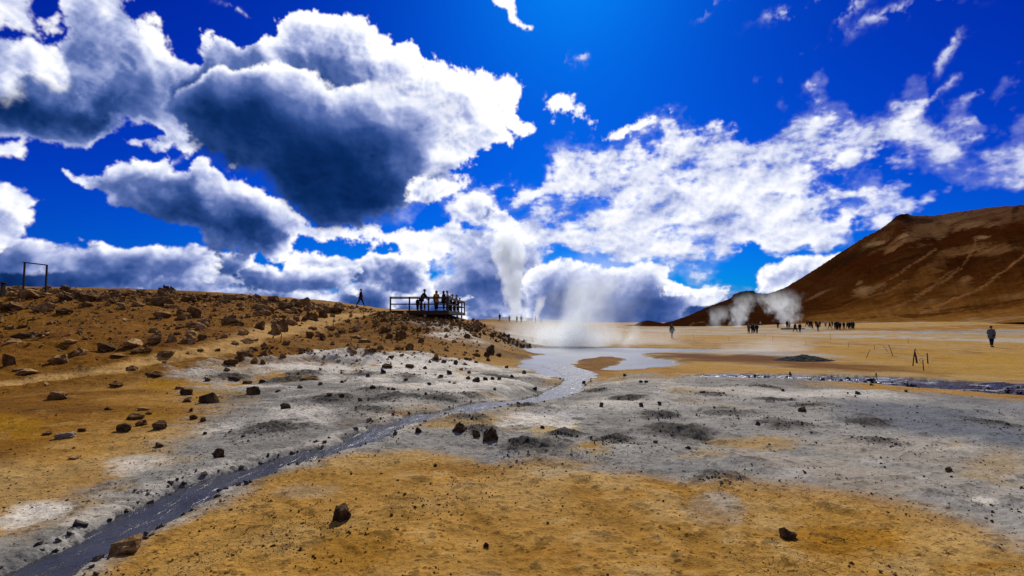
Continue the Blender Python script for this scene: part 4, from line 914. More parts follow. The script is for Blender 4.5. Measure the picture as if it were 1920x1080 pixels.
# --- rocks one can name
NAMED = [
 (640,978,38,28,'d','wedge shaped dark rock alone on the ochre mud in the foreground'),
 (1478,1013,26,21,'d','small jagged brown rock on cracked ochre mud, the nearest one right of centre'),
 (232,1040,62,27,'b','large brown boulder lying half in the muddy stream at its near end'),
 (920,827,33,26,'d','dark blocky boulder on grey mud, biggest of the three beside the stream bend'),
 (893,820,17,14,'d','small dark stone standing just left of the blocky boulder on grey mud'),
 (861,811,27,19,'d','dark flat topped boulder left of the blocky one near the stream bend'),
 (784,812,14,11,'d','small brown stone on the right bank where the stream narrows'),
 (406,858,24,16,'d','dark squarish stone on the left bank just above the stream'),
 (292,839,17,9,'d','small dark stone alone on pale tan mud left of the stream'),
 (387,757,40,21,'d','dark pointed boulder at the left border of the grey mud field'),
 (470,741,32,17,'d','dark pointed boulder on a light grey hummock left of the stream'),
 (533,767,22,12,'d','dark rounded stone alone on pale mud between hummock and stream'),
 (294,806,30,17,'d','brown wedge rock at the lower end of the row edging the ochre slope'),
 (228,810,30,16,'d','dark wedge rock low on the yellow ochre slope, above pale mud'),
 (100,750,46,16,'b','broad pale topped rock lying alone low on the yellow ochre slope'),
 (115,823,38,11,'p','pair of pale cream stones low on the ochre slope'),
 (1507,772,18,9,'d','dark brown flat stone on the grey mud flat right of centre'),
 (1422,797,12,7,'g','rounded black pebble on blue grey mud right of centre'),
 (1783,884,18,7,'d','small dark flat stone on the smooth grey flat at far right'),
 (1610,740,11,7,'g','small dark stone on the white mud bank below the rapids'),
 (1469,734,8,5,'g','smaller dark stone on the white mud bank near its left end'),
 (1128,763,9,9,'g','small upright stone right of the stream on grey hummocks'),
 (1203,763,10,8,'g','dark rounded stone on a grey hummock further right'),
 (1237,759,8,7,'g','small dark stone beside the rightmost of the grey hummock stones'),
 (1017,803,10,5,'d','small dark stone at the edge of a round ochre stain'),
 (1292,842,13,5,'d','flat dark stone on the tan patch between dark mud lumps'),
 (1172,705,8,5,'g','small black stone on the flat just right of the mud pool outlet'),
 (1003,731,10,6,'g','dark stone sitting in the braided stream below the pool'),
 (575,713,36,9,'b','long flat brown slab lying on white mud below the slope'),
 (919,663,19,17,'d','dark boulder at the foot of the rise next to the mud pool'),
 (71,587,44,19,'b','large sunlit boulder with a sloping side, upper left of the slope'),
 (14,584,46,18,'d','large dark boulder at the left edge below the ridge'),
 (113,588,29,10,'d','dark flat boulder right of the large sunlit one on the upper slope'),
 (297,573,44,17,'d','broad dark boulder just under the small ridge sign'),
 (297,598,37,15,'b','broad knobbly boulder alone in the middle of the upper slope'),
 (251,551,38,9,'d','long dark flat slab on the skyline left of the small sign'),
 (102,682,39,16,'b','pale topped angular boulder on the upper edge of the footpath'),
 (139,668,36,16,'b','sunlit boulder just above the path, right of the angular one'),
 (9,687,24,24,'d','tall dark boulder cut by the left edge beside the path'),
 (36,702,42,10,'b','flat brown rock on the footpath at the left'),
 (35,636,50,12,'d','long dark low boulder on the left slope above the path'),
 (190,660,42,17,'d','dark two part boulder with pale right end above the path'),
 (238,650,39,14,'b','brown flat boulder right of the two part boulder'),
 (285,645,33,20,'d','dark bulky boulder at the left end of the big rock cluster'),
 (345,645,30,22,'b','pale tilted slab boulder leaning right in the big rock cluster'),
 (377,612,27,17,'b','sunlit boulder on the upper right of the big rock cluster'),
 (308,670,33,13,'b','low pale boulder in the path below the big rock cluster'),
 (513,627,26,23,'b','tall pale faced boulder, left of a leaning pair above the path'),
 (527,621,25,25,'d','tall round boulder, right of a leaning pair above the path'),
 (485,617,26,16,'d','dark squat boulder left of the leaning pair above the path'),
 (430,606,46,17,'d','ragged brown outcrop block in the middle of the slope'),
 (535,582,34,18,'d','massive dark boulder in the rubble under the skyline'),
 (509,567,25,13,'d','black square boulder on the skyline of the rise'),
 (455,668,36,14,'b','broad layered boulder below the path, next to the mud field'),
 (447,677,21,11,'d','dark stone just under the broad layered boulder'),
 (427,684,32,10,'d','low dark slab below the path at the top of the mud field'),
 (478,682,16,13,'b','small pyramid shaped stone, left of two at the top of the mud field'),
 (491,683,12,10,'d','small upright stone, right of two at the top of the mud field'),
 (622,619,18,8,'b','flat topped brown stone at the path edge under the upper marker pole'),
 (669,620,20,10,'b','pale topped slab on the orange slope below the walking man'),
 (657,656,23,10,'b','flat brown block on the orange slope left of centre'),
 (752,634,25,15,'d','biggest boulder of the group below the wooden deck'),
 (766,657,18,14,'d','dark round boulder low on the slope under the deck'),
 (876,634,15,9,'d','small brown boulder on the pale slope right below the deck'),
 (759,600,9,8,'d','small square stone just under the left half of the deck'),
 (460,644,30,10,'b','flat pale slab on the path edge in mid slope'),
]
MATS = {'d': RM_DARK, 'b': RM_BROWN, 'g': RM_GREY, 'p': RM_PALE}
for px, py, w, h, m, lab in NAMED: put_rock(px, py, w, h, RM_MID if m == 'd' and py < 690 and px < 800 else MATS[m], lab, None, None, .34 if 'half in' in lab else .2)
# --- the rest of the stones the photo shows one by one
SLOPE_ROCKS = [(42,562,60,18),(118,566,28,14),(143,562,30,16),(160,575,23,9),(206,569,20,8),(222,572,18,5),(255,575,27,9),(315,577,26,6),(363,595,22,18),(340,600,22,10),(356,612,20,8),(336,616,20,7),(287,625,26,11),(317,641,22,17),(375,636,19,9),(356,629,26,9),(330,628,14,7),(125,645,28,8),(210,670,33,7),(252,663,26,8),(76,630,27,6),(16,645,32,8),(14,617,20,8),(38,615,19,6),(244,694,26,9),(285,706,44,10),(148,625,12,7),(162,637,18,6),(308,680,12,4),(454,628,21,12),(372,618,26,14),(539,607,25,14),(555,602,18,10),(515,597,14,10),(581,599,21,13),(604,595,20,16),(570,601,14,8),(450,581,14,7),(474,579,10,7),(463,595,13,7),(481,592,21,10),(478,558,18,7),(574,583,16,8),(594,580,16,7),(380,636,20,9),(420,634,14,8),(436,646,18,9),(537,646,17,9),(580,633,16,12),(587,618,19,7),(602,637,14,13),(617,630,11,6),(630,630,10,7),(639,625,19,8),(668,634,26,8),(680,642,20,8),(623,646,12,6),(690,662,18,8),(565,658,18,7),(577,658,11,8),(567,663,15,5),(494,667,16,11),(472,659,20,9),(496,655,17,6),(529,671,14,9),(407,658,12,5),(375,658,15,5),(692,662,26,8),(712,655,15,8),(743,655,16,8),(790,643,16,11),(719,622,17,11),(728,621,12,8),(747,618,10,7),(758,617,14,8),(728,634,18,10),(786,620,10,6),(35,698,36,7),(244,693,25,6),(213,726,28,9),(200,769,14,7),(244,787,34,12),(267,770,27,6),(276,777,14,5),(261,799,23,11),(150,810,18,7),(85,815,22,6),(135,861,20,5),(335,730,20,6)]
for px, py, w, h in SLOPE_ROCKS:
    put_rock(px, py, w, h, RM_BROWN if rr.random() < .6 else RM_MID, 'loose brown stone among others on the orange slope of the rise', 'stones scattered over the orange slope')
MUD_ROCKS = [(361,787,15,9),(380,791,14,9),(346,741,28,12),(348,754,16,9),(357,772,10,7),(383,815,8,6),(387,715,12,7),(422,696,14,7),(437,713,28,6),(490,718,14,6),(460,720,22,6),(722,690,22,8),(718,700,12,9),(768,690,20,7),(797,692,9,6),(842,702,11,8),(827,708,11,6),(878,711,10,7),(893,716,17,9),(910,713,11,6),(923,712,10,6),(936,712,9,6),(698,728,13,6),(737,732,11,5),(728,731,6,5),(617,742,13,5),(640,744,12,5),(798,740,7,5),(674,752,10,6),(928,732,8,6),(816,875,8,6),(778,952,6,4),(658,890,5,4),(915,677,10,7),(853,683,11,8),(892,668,16,6),(815,676,12,6),(832,680,10,5),(873,675,12,5),(733,672,13,6),(982,701,11,7),(960,708,8,6),(1095,719,8,5),(1202,717,9,4),(1212,717,9,4),(1021,754,5,3),(940,757,6,5),(1230,830,12,4),(1320,736,8,3),(1653,870,6,3),(1635,723,8,4),(910,1026,12,8),(912,668,14,8),(935,668,12,6),(880,700,8,5),(1700,735,7,4),(1590,738,4,3),(1660,877,5,3),(1785,895,6,3),(690,706,10,6),(640,718,10,5),(600,722,12,5),(560,728,12,6),(520,735,11,5),(760,714,9,5),(805,722,9,5),(950,690,9,5)]
for px, py, w, h in MUD_ROCKS:
    put_rock(px, py, w, h, RM_DARK if px < 950 else RM_GREY, 'small dark stone scattered on the grey and white mud', 'small dark stones on the grey mud')
# --- rubble along the crest of the rise
CR = [(-40,560),(0,552),(100,553),(200,556),(300,562),(360,566),(420,570),(480,575),(540,578),(600,580),(650,582)]
n_r = 0
while n_r < 92:
    px = rr.uniform(-20, 655); base = np.interp(px, [c[0] for c in CR], [c[1] for c in CR])
    sky_y = np.interp(px, [0,100,200,300,400,500,600,675], [541,541,547,548,552,559,569,576])
    py = sky_y + abs(rr.gauss(0, 1)) * (12 if px < 330 else 20) + 2
    w = rr.choice((8, 10, 12, 15, 18, 24, 30)) * rr.uniform(.75, 1.15)
    put_rock(px, py, w, w * rr.uniform(.35, .65), RM_MID if rr.random() < .55 else RM_BROWN, 'broken rock in the rubble belt along the crest of the rise', 'rubble along the crest of the rise'); n_r += 1

def scatter(name, spots, mat, label, cat):
    """loose bits too many to count : one object"""
    V = []; F = []
    base = [np.array([v.co[:] for v in m.vertices]) for m in LOWP]; faces = [[tuple(p.vertices) for p in m.polygons] for m in LOWP]
    for (x, y, s, h) in spots:
        k = rr.randrange(len(LOWP)); a = rr.uniform(0, 6.28); c, s_ = math.cos(a), math.sin(a); p = base[k]
        z = float(ground_z(x, y)) - h * .25
        q = np.stack([(p[:, 0] * c - p[:, 1] * s_) * s + x, (p[:, 0] * s_ + p[:, 1] * c) * s + y, p[:, 2] * h + z], 1)
        n0 = len(V); V.extend(q.tolist()); F.extend([tuple(i + n0 for i in f) for f in faces[k]])
    me = bpy.data.meshes.new(name); me.from_pydata(V, [], F); me.update(); o = mesh_obj(name, me, mat); tag(o, label, cat, None, 'stuff'); return o
def low_rock(seed):
    r = np.random.default_rng(seed); bm = bmesh.new(); p = r.normal(size=(9, 3)); p /= np.linalg.norm(p, axis=1)[:, None]; p *= (.5, .42, .5)
    for q in p: bm.verts.new(q)
    bmesh.ops.convex_hull(bm, input=bm.verts[:]); lo = [v for v in bm.verts if not v.link_faces]
    if lo: bmesh.ops.delete(bm, geom=lo, context='VERTS')
    z0 = min(v.co.z for v in bm.verts); z1 = max(v.co.z for v in bm.verts)
    for v in bm.verts: v.co.z = (v.co.z - z0) / (z1 - z0)
    bmesh.ops.recalc_face_normals(bm, faces=bm.faces[:]); me = bpy.data.meshes.new('low'); bm.to_mesh(me); bm.free(); return me
LOWP = [low_rock(i) for i in range(8)]
# crumbs of mud over the near ground
sp_ = []
rn = np.random.default_rng(77)
def mask_at(M, x, y): i, j = grid_ij(x, y); return sample(M, i, j)
while len(sp_) < 12000:
    a = rn.uniform(-.80, .80, 4000); r = np.exp(rn.uniform(math.log(2.6), math.log(26), 4000)); x = r * np.sin(a); y = r * np.cos(a)
    d = wsample(TB, x, y, 9.) + wsample(TC, x, y, 3.); keep = (rn.random(4000) < np.clip(.15 + .5 * d, .03, 1)) & (mask_at(STREAMM, x, y) < .25)
    for xi, yi, ri in zip(x[keep], y[keep], r[keep]):
        s = float(rn.gamma(1.8, .0042) + .003) * (1 + ri / 20.); s = min(s, .022 + ri * .004); sp_.append((xi, yi, s, s * rn.uniform(.4, .8)))
scatter('mud_crumbs', sp_, rock_mat('crumb', (.10, .058, .022), (.20, .12, .05)), 'small dark crumbs strewn over the ochre and grey mud', 'gravel')
# grit on the dark lumps
sp_ = []
for px, py, hw, hh in LUMPS:
    x, y, z = hit(px, py + 2); rw = hw * y / FPX
    for _ in range(int(50 + hw * 1.2)):
        u, v = rn.normal(0, .48, 2); s = float(rn.gamma(2.0, .0075)) * (1 + y / 30.)
        sp_.append((x + u * rw, y + v * rw * 1.2, min(s, .09), min(s, .07) * rn.uniform(.4, .8)))
scatter('crust_fragments', sp_, rock_mat('crust', (.045, .042, .04), (.17, .16, .15)), 'dark grey crust fragments covering the mud hummocks', 'rubble')
# finer rubble on the rise
sp_ = []
for _ in range(4200):
    px = rn.uniform(-60, 900); sky_y = np.interp(px, [0,100,200,300,400,500,600,675,730,840,900], [541,541,547,548,552,559,569,576,586,601,606]); py = sky_y + 2 + abs(rn.normal(0, 1)) * (55 if px > 300 else 60)
    if rn.random() < .35: py = sky_y + abs(rn.normal(0, 9)) + 1
    if py > 735: continue
    x, y, z = hit(px, py)
    if mask_at(PATHM, np.array([x]), np.array([y]))[0] > .3 and rn.random() < .85: continue
    s = float(rn.gamma(1.8, 2.0) + 1.2) * y / FPX; sp_.append((x, y, s, s * rn.uniform(.4, .8)))
scatter('slope_rubble', sp_, RM_BROWN, 'fine brown rubble strewn over the rise', 'rubble')
# broken lava along the top of the toe beside the pool
sp_ = []
for _ in range(420):
    t_ = rn.uniform(0, 1); px = np.interp(t_, [0, .5, 1], [850, 905, 985]) + rn.normal(0, 10); py = np.interp(t_, [0, .5, 1], [604, 618, 652]) + rn.normal(0, 4.5)
    x, y, z = hit(px, py); s = float(rn.gamma(2., 1.8) + 1) * y / FPX; sp_.append((x, y, s, s * rn.uniform(.5, .9)))
scatter('toe_rubble', sp_, RM_DARK, 'dark broken stones on the crest of the slope running down to the pool', 'rubble')
# black lumps in the rapids
sp_ = []
for _ in range(420):
    t_ = rn.uniform(.1, .98); k_ = int(t_ * (len(RL) - 1)); p = RL[k_]; u = rn.normal(-.3, .55); s = float(rn.gamma(2., .035) + .02)
    sp_.append((p[0] + rn.normal(0, .3), p[1] + u * p[3], s * 1.3, s * .5 + .2))
scatter('rapids_stones', sp_, rock_mat('wet_stone', (.012, .012, .012), (.04, .038, .036)), 'small black stones breaking the surface of the rapids', 'gravel')

# stones and clods along the muddy stream
sp_ = []
for _ in range(520):
    k_ = rn.integers(4, int(len(SL) * .9)); q_ = SL[k_]; e_ = SL[min(k_ + 1, len(SL) - 1)] - SL[k_ - 1]; e_ = e_[:2] / np.hypot(*e_[:2]); s_ = rn.choice((-1, 1)) * (q_[3] + rn.normal(.12, .12) + .03)
    s = float(rn.gamma(2., .012) + .012) * (1 + q_[1] / 22.); sp_.append((q_[0] - e_[1] * s_, q_[1] + e_[0] * s_, min(s, .14), min(s, .14) * .6))
scatter('stream_stones', sp_, RM_GREY, 'small dark stones and clods along the banks of the muddy stream', 'gravel')

# steaming heap of dark grit
def heap(px0, px1, py, hpx, label):
    x0, y0, _ = hit(px0, py); x1, y1, _ = hit(px1, py); cx, cy = (x0 + x1) / 2, (y0 + y1) / 2; rx = math.hypot(x1 - x0, y1 - y0) / 2; H = hpx * cy / FPX
    n = 64; g = np.linspace(-1.15, 1.15, n); X, Y = np.meshgrid(g, g); q = X * X + Y * Y
    wx = X * rx + cx; wy = Y * rx * .75 + cy
    hh = H * np.clip(1 - np.sqrt(q + 1e-6) ** 1.3 + wsample(TB, wx, wy, 3.) * .14 + wsample(TC, wx, wy, 1.6) * .10, -.25, 2)
    Zz = ground_z(wx, wy) + hh - .03
    o = mesh_obj('mud_mound', grid_mesh('mud_mound', wx - cx, wy - cy, Zz - float(ground_z(cx, cy))), rock_mat('heap_grit', (.018, .018, .019), (.055, .055, .058))); o.location = (cx, cy, float(ground_z(cx, cy)))
    return tag(o, label, 'mound')
heap(1448, 1562, 676, 11, 'low heap of blackish grit steaming on the ochre flat')

# ================================================================= TIMBER
WOOD = simple_mat('weathered_wood', (.045, .034, .026), .85, .35, 6, .4); WOOD2 = simple_mat('brown_wood', (.055, .032, .018), .85, .35, 6, .4); WOODD = simple_mat('dark_wood', (.035, .026, .02), .9, .3, 6, .3)
IRON = simple_mat('rusty_iron', (.09, .045, .025), .8, .4, 20, .2); ROPE = simple_mat('rope', (.42, .30, .17), .9, .2, 40, .2); WIRE = simple_mat('wire', (.10, .08, .06), .6, .2, 40, 0)
def box(bm, cx, cy, cz, sx_, sy_, sz_, bev=.012, rot=None):
    m = Matrix.Translation((cx, cy, cz)) @ (rot if rot is not None else Matrix()) @ Matrix.Diagonal((sx_, sy_, sz_, 1))
    r = bmesh.ops.create_cube(bm, size=1, matrix=m)
    if bev: 
        es = list({e for v in r['verts'] for e in v.link_edges}); bmesh.ops.bevel(bm, geom=es, offset=min(bev, sx_ * .2, sy_ * .2, sz_ * .2), segments=1, affect='EDGES')
def beam(bm, a, b, w, h, bev=.01):
    a, b = Vector(a), Vector(b); d = b - a; q = d.to_track_quat('X', 'Z').to_matrix().to_4x4(); box(bm, *((a + b) / 2), d.length, w, h, bev, q)
def tube(bm, pts, r, seg=6):
    pts = [Vector(p) for p in pts]; rings = []
    for i, p in enumerate(pts):
        d = (pts[min(i + 1, len(pts) - 1)] - pts[max(i - 1, 0)]).normalized(); u = d.orthogonal().normalized(); v = d.cross(u)
        rr_ = r[i] if isinstance(r, (list, tuple)) else r
        rings.append([bm.verts.new(p + (u * math.cos(k * 2 * math.pi / seg) + v * math.sin(k * 2 * math.pi / seg)) * rr_) for k in range(seg)])
    for i in range(len(rings) - 1):
        for k in range(seg): bm.faces.new((rings[i][k], rings[i][(k + 1) % seg], rings[i + 1][(k + 1) % seg], rings[i + 1][k]))
    bm.faces.new(rings[0][::-1]); bm.faces.new(rings[-1])

# --- viewing deck on the rise
DECK_Y0, DECK_Y1, DECK_X0, DECK_X1 = 46.4, 58.0, -9.95, -5.22
DECK_Z = CAM_Z + .90
deck = tag(empty('viewing_deck', (DECK_X0, DECK_Y0, DECK_Z)), 'brown timber viewing deck with open railings on the rise', 'viewing platform')
LX, LY = DECK_X1 - DECK_X0, DECK_Y1 - DECK_Y0
# the deck's right side drifts a little as it runs back
def dxr(y): return LX + .42 * y / LY
bm = bmesh.new()
for i in range(80):
    y = (i + .5) * LY / 80; box(bm, dxr(y) / 2, y, -.02, dxr(y), LY / 80 - .012, .04, .004)
bm_obj('floorboards', bm, WOOD2, deck)
bm = bmesh.new(); beam(bm, (-.04, -.03, -.19), (LX + .04, -.03, -.19), .05, .30); bm_obj('fascia_board', bm, WOOD2, deck)
bm = bmesh.new(); beam(bm, (LX + .045, .0, -.17), (dxr(LY) + .045, LY, -.17), .05, .26); bm_obj('fascia_board', bm, WOOD, deck)
bm = bmesh.new(); beam(bm, (-.045, .0, -.17), (-.045, LY, -.17), .05, .26); bm_obj('fascia_board', bm, WOOD2, deck)
for k in range(5):
    y = .5 + k * (LY - 1) / 4; bm = bmesh.new(); beam(bm, (.05, y, -.16), (dxr(y) - .02, y, -.16), .1, .22); bm_obj('joist', bm, WOODD, deck)
for fx, y in ((.12, .35), (2.4, .35), (4.5, .35), (.12, 4.), (4.6, 4.), (4.75, 7.6), (4.85, LY - .3), (2.4, LY - .3), (.12, LY - .3)):
    gz = float(ground_z(DECK_X0 + fx, DECK_Y0 + y)) - DECK_Z; top = -.27
    if gz - .3 < top - .02:
        bm = bmesh.new(); box(bm, fx, y, (gz - .3 + top) / 2, .14, .14, top - gz + .3); bm_obj('support_post', bm, WOODD, deck)
def rail_run(p0, p1, n, mat, post_first=True, post_last=True):
    p0, p1 = Vector(p0), Vector(p1); H = 1.10
    for i in range(n + 1):
        if (i == 0 and not post_first) or (i == n and not post_last): continue
        p = p0.lerp(p1, i / n); bm = bmesh.new(); box(bm, p.x, p.y, H / 2 - .14, .12, .12, H + .26); bm_obj('post', bm, mat, deck)
    d = (p1 - p0).normalized(); s = Vector((d.y, -d.x, 0)) * .075
    for nm, z, hh in (('top_rail', H + .012, .05), ('mid_rail', .52, .10)):
        bm = bmesh.new()
        if nm == 'top_rail': beam(bm, p0 + Vector((0, 0, z)) - d * .08, p1 + Vector((0, 0, z)) + d * .08, .17, hh); beam(bm, p0 + s * .98 + Vector((0, 0, z - .10)), p1 + s * .98 + Vector((0, 0, z - .10)), .035, .12)
        else: beam(bm, p0 + s + Vector((0, 0, z)), p1 + s + Vector((0, 0, z)), .035, hh)
        bm_obj(nm, bm, mat, deck)
rail_run((.02, .05, 0), (LX - .04, .05, 0), 3, WOOD)
rail_run((LX - .04, .05, -.004), (dxr(LY) - .04, LY - .05, -.004), 5, WOOD2, False)
rail_run((dxr(LY) - .04, LY - .05, .003), (2.2, LY - .05, .003), 2, WOODD, False)
# --- empty timber sign frame on the skyline
def frame():
    xa, ya, za = hit(40, 538); xb, yb, zb = hit(82, 537.5)
    d = 46.0; k = d / FPX
    xa = (42 - 960) * k * 1.0; xb = (84 - 960) * k
    za = float(ground_z(xa, d)); zb = float(ground_z(xb, d + .6))
    top = CAM_Z + (603 - 491) * k * 1.0
    f = tag(empty('sign_frame', ((xa + xb) / 2, d, min(za, zb))), 'empty dark timber frame of two posts on the skyline', 'frame')
    o = f.location
    za -= o.z; zb -= o.z; tz = top - o.z; L = xa - o.x; R = xb - o.x
    for x, z0, t2 in ((L, za, tz), (R, zb, tz - .22)):
        bm = bmesh.new(); beam(bm, (x, 0, z0 - .3), (x + .02, 0, t2), .11, .11); bm_obj('post', bm, WOODD, f)
    bm = bmesh.new(); beam(bm, (L - .05, -.075, tz - .03), (R + .05, -.075, tz - .25), .05, .09); bm_obj('top_bar', bm, WOODD, f)
    bm = bmesh.new(); beam(bm, (L, -.08, za + .42), (R, -.08, zb + .40), .035, .06); bm_obj('lower_bar', bm, WOOD, f)
frame()
# --- low timber bench cut by the left edge
def bench():
    d = 44.0; k = d / FPX; x = (-14 - 960) * k; z = float(ground_z(x, d))
    b = tag(empty('bench', (x, d, z)), 'low dark timber bench at the left edge of the skyline', 'bench')
    hh = max(.42, CAM_Z + (603 - 530) * k - z)
    bm = bmesh.new()
    for j in range(3): box(bm, 0, -.15 + j * .15, hh, 1.9, .13, .05)
    bm_obj('seat', bm, WOODD, b)
    for sx_ in (-.75, .75):
        bm = bmesh.new(); box(bm, sx_, 0, hh / 2 - .1, .1, .36, hh + .13); bm_obj('leg', bm, WOODD, b)
bench()
# --- small sign on a post, skyline
def sign():
    x, y, z = hit(308, 549); y0 = 49.5; k = y0 / FPX; x = (306 - 960) * k; z = float(ground_z(x, y0)); top = CAM_Z + (603 - 534) * k
    s = tag(empty('small_sign', (x, y0, z)), 'small dark wooden sign board on a short post among ridge rubble', 'sign'); H = max(top - z, .5)
    bm = bmesh.new(); box(bm, 0, 0, H / 2 - .15, .1, .1, H + .3); bm_obj('post', bm, WOODD, s)
    bm = bmesh.new(); box(bm, .27, -.06, H - .30, .42, .03, .40, .008, Matrix.Rotation(.08, 4, 'Y')); bm_obj('board', bm, WOODD, s)
    bm = bmesh.new(); box(bm, .44, 0, H / 2 - .2, .06, .06, H - .05); bm_obj('brace', bm, WOODD, s)
sign()
# --- marker stakes and their lines
STAKE = {}
def stake(px0, py0, px1, py1, label, r=.02, mat=IRON, lean_y=0.0, name='marker_stake', cat='stake', group=None):
    x, y, z = hit(px0, py0); k = y / FPX
    dx, dz = (px1 - px0) * k, (py0 - py1) * k
    bm = bmesh.new(); tube(bm, [(0, 0, -.15), (dx * .5, lean_y * .5, dz * .5), (dx, lean_y, dz)], [r, r * .95, r * .85], 8); bm_obj_ = bm_obj(name, bm, mat, None, True); bm_obj_.location = (x, y, z)
    tag(bm_obj_, label, cat, group); return Vector((x + dx, y + lean_y, z + dz))
def line(a, b, sag, label, mat=ROPE, r=.012, n=10, name='rope'):
    o0 = a.copy(); bm = bmesh.new(); tube(bm, [(a.lerp(b, i / n) - Vector((0, 0, sag * 4 * (i / n) * (1 - i / n)))) - o0 for i in range(n + 1)], r, 5)
    o = bm_obj(name, bm, mat, None, True); o.location = o0; tag(o, label, 'rope')
t1 = stake(526, 641, 528, 626, 'short dark marker pole beside the bend of the footpath', .022)
t2 = stake(624, 611, 627, 589, 'taller marker pole with ropes at the top of the footpath', .025)
xa, ya, za = hit(592, 604); line(t2, Vector((xa, ya, za + .05)), .05, 'pale rope slanting down from the upper path pole to the left')
t5 = stake(693, 599, 712, 584, 'thin slanting stick on the path below the wooden deck', .012, WOOD2)
stake(1623, 671, 1632, 656, 'short thin stake tilted right near the black heap', .02)
stake(1667, 661, 1656, 648, 'thin stake tilted left, left of a tilted pair', .014)
stake(1675, 668, 1667, 646, 'dark stake tilted left, right of a tilted pair', .022)
tA = stake(1711, 686, 1717, 654, 'front leaning pole of the crossed pair holding a line', .03)
stake(1720, 681, 1716, 660, 'thick rear stick of the crossed pair holding a line', .05, WOODD)
tB = stake(1740, 682, 1739, 662, 'upright dark post right of the crossed pair', .034)
tC = stake(1732, 695, 1731, 675, 'nearest slim stake with a wire loop at its top', .022)
line(tA, tB, .25, 'thin wire sagging from the crossed poles to the upright post', WIRE, .008, 10, 'wire')
bm = bmesh.new(); tube(bm, [(.09 * math.cos(a), 0, .09 * math.sin(a)) for a in np.linspace(.3, 6.1, 14)], .009, 5); o = bm_obj('wire_loop', bm, WIRE); o.location = tC + Vector((-.06, 0, -.02)); tag(o, 'small wire loop hooked on the nearest slim stake', 'wire')
for i, (px, py, h) in enumerate([(1301,637,11),(1367,639,8),(1434,634,9),(1449,641,11),(1511,647,8),(1557,638,13),(1591,651,8),(1703,644,11),(1245,632,8),(1640,655,8)]):
    stake(px, py, px, py - h, 'thin knee high stake in the row marking the ochre flat', .014, IRON, 0, group='thin stakes marking the ochre flat')
# low timber kerb of the far steam vent
def kerb():
    xa, ya, _ = hit(1453, 617.5); xb, yb, _ = hit(1527, 617.5); cx, cy = (xa + xb) / 2, (ya + yb) / 2; z = float(ground_z(cx, cy))
    o = bm = bmesh.new(); L = abs(xb - xa)
    for s, y in ((0, 0), (0, 1.2)): beam(bm, (-L / 2, y, .12), (L / 2, y, .12), .22, .26)
    for x in (-L / 2, L / 2): beam(bm, (x, .12, .118), (x, 1.08, .118), .22, .25)
    o = bm_obj('timber_edging', bm, WOODD); o.location = (cx, cy, z); tag(o, 'low dark timber edging around the far steam vent', 'edging')
kerb()

# ================================================================= PEOPLE
SKIN = simple_mat('skin', (.42, .25, .17), .6, .1, 6, 0)
def cloth(name, c): return simple_mat(name, c, .9, .25, 9, .2, .15)
BLACK = cloth('black_cloth', (.012, .012, .014)); NAVY = cloth('navy_cloth', (.02, .026, .045)); GREYC = cloth('grey_cloth', (.09, .10, .12)); BLUEG = cloth('blue_grey_cloth', (.10, .13, .18)); YELLOW = cloth('yellow_cloth', (.55, .27, .015)); WHITEC = cloth('pale_cloth', (.45, .45, .47)); BROWN = cloth('brown_cloth', (.09, .055, .03)); JEAN = cloth('denim', (.035, .04, .06)); HAIRM = simple_mat('dark_hair', (.018, .012, .008), .6, .3, 30, .2); SHOE = simple_mat('shoe', (.015, .013, .012), .7, .2, 12, 0); REDC = cloth('dark_red_cloth', (.12, .015, .012))
def skin_mesh(chains, levels=2):
    """chains : list of lists of (x, y, z, r) ; a chain may start with ('@', name) to branch from a named vertex"""
    me = bpy.data.meshes.new('tmp'); V = []; E = []; R = []; idx = {}
    for ch in chains:
        prev = None
        for it in ch:
            if isinstance(it[0], str) and it[0] == '@': prev = idx[it[1]]; continue
            name = it[4] if len(it) > 4 else None
            V.append(it[:3]); R.append(it[3]); k = len(V) - 1
            if name: idx[name] = k
            if prev is not None: E.append((prev, k))
            prev = k
    me.from_pydata(V, E, []); o = bpy.data.objects.new('tmp', me); COLN.link(o)
    sk = o.modifiers.new('s', 'SKIN'); sk.use_smooth_shade = True; sk.branch_smoothing = .4
    sv = me.skin_vertices[0].data
    for i, r in enumerate(R): sv[i].radius = (r * 1.28, r * 1.28); sv[i].use_root = (i == 0)
    ss = o.modifiers.new('d', 'SUBSURF'); ss.levels = levels; ss.render_levels = levels
    dg = bpy.context.evaluated_depsgraph_get(); dg.update(); out = bpy.data.meshes.new_from_object(o.evaluated_get(dg)); bpy.data.objects.remove(o); bpy.data.meshes.remove(me)
    out.polygons.foreach_set('use_smooth', np.ones(len(out.polygons), bool)); return out
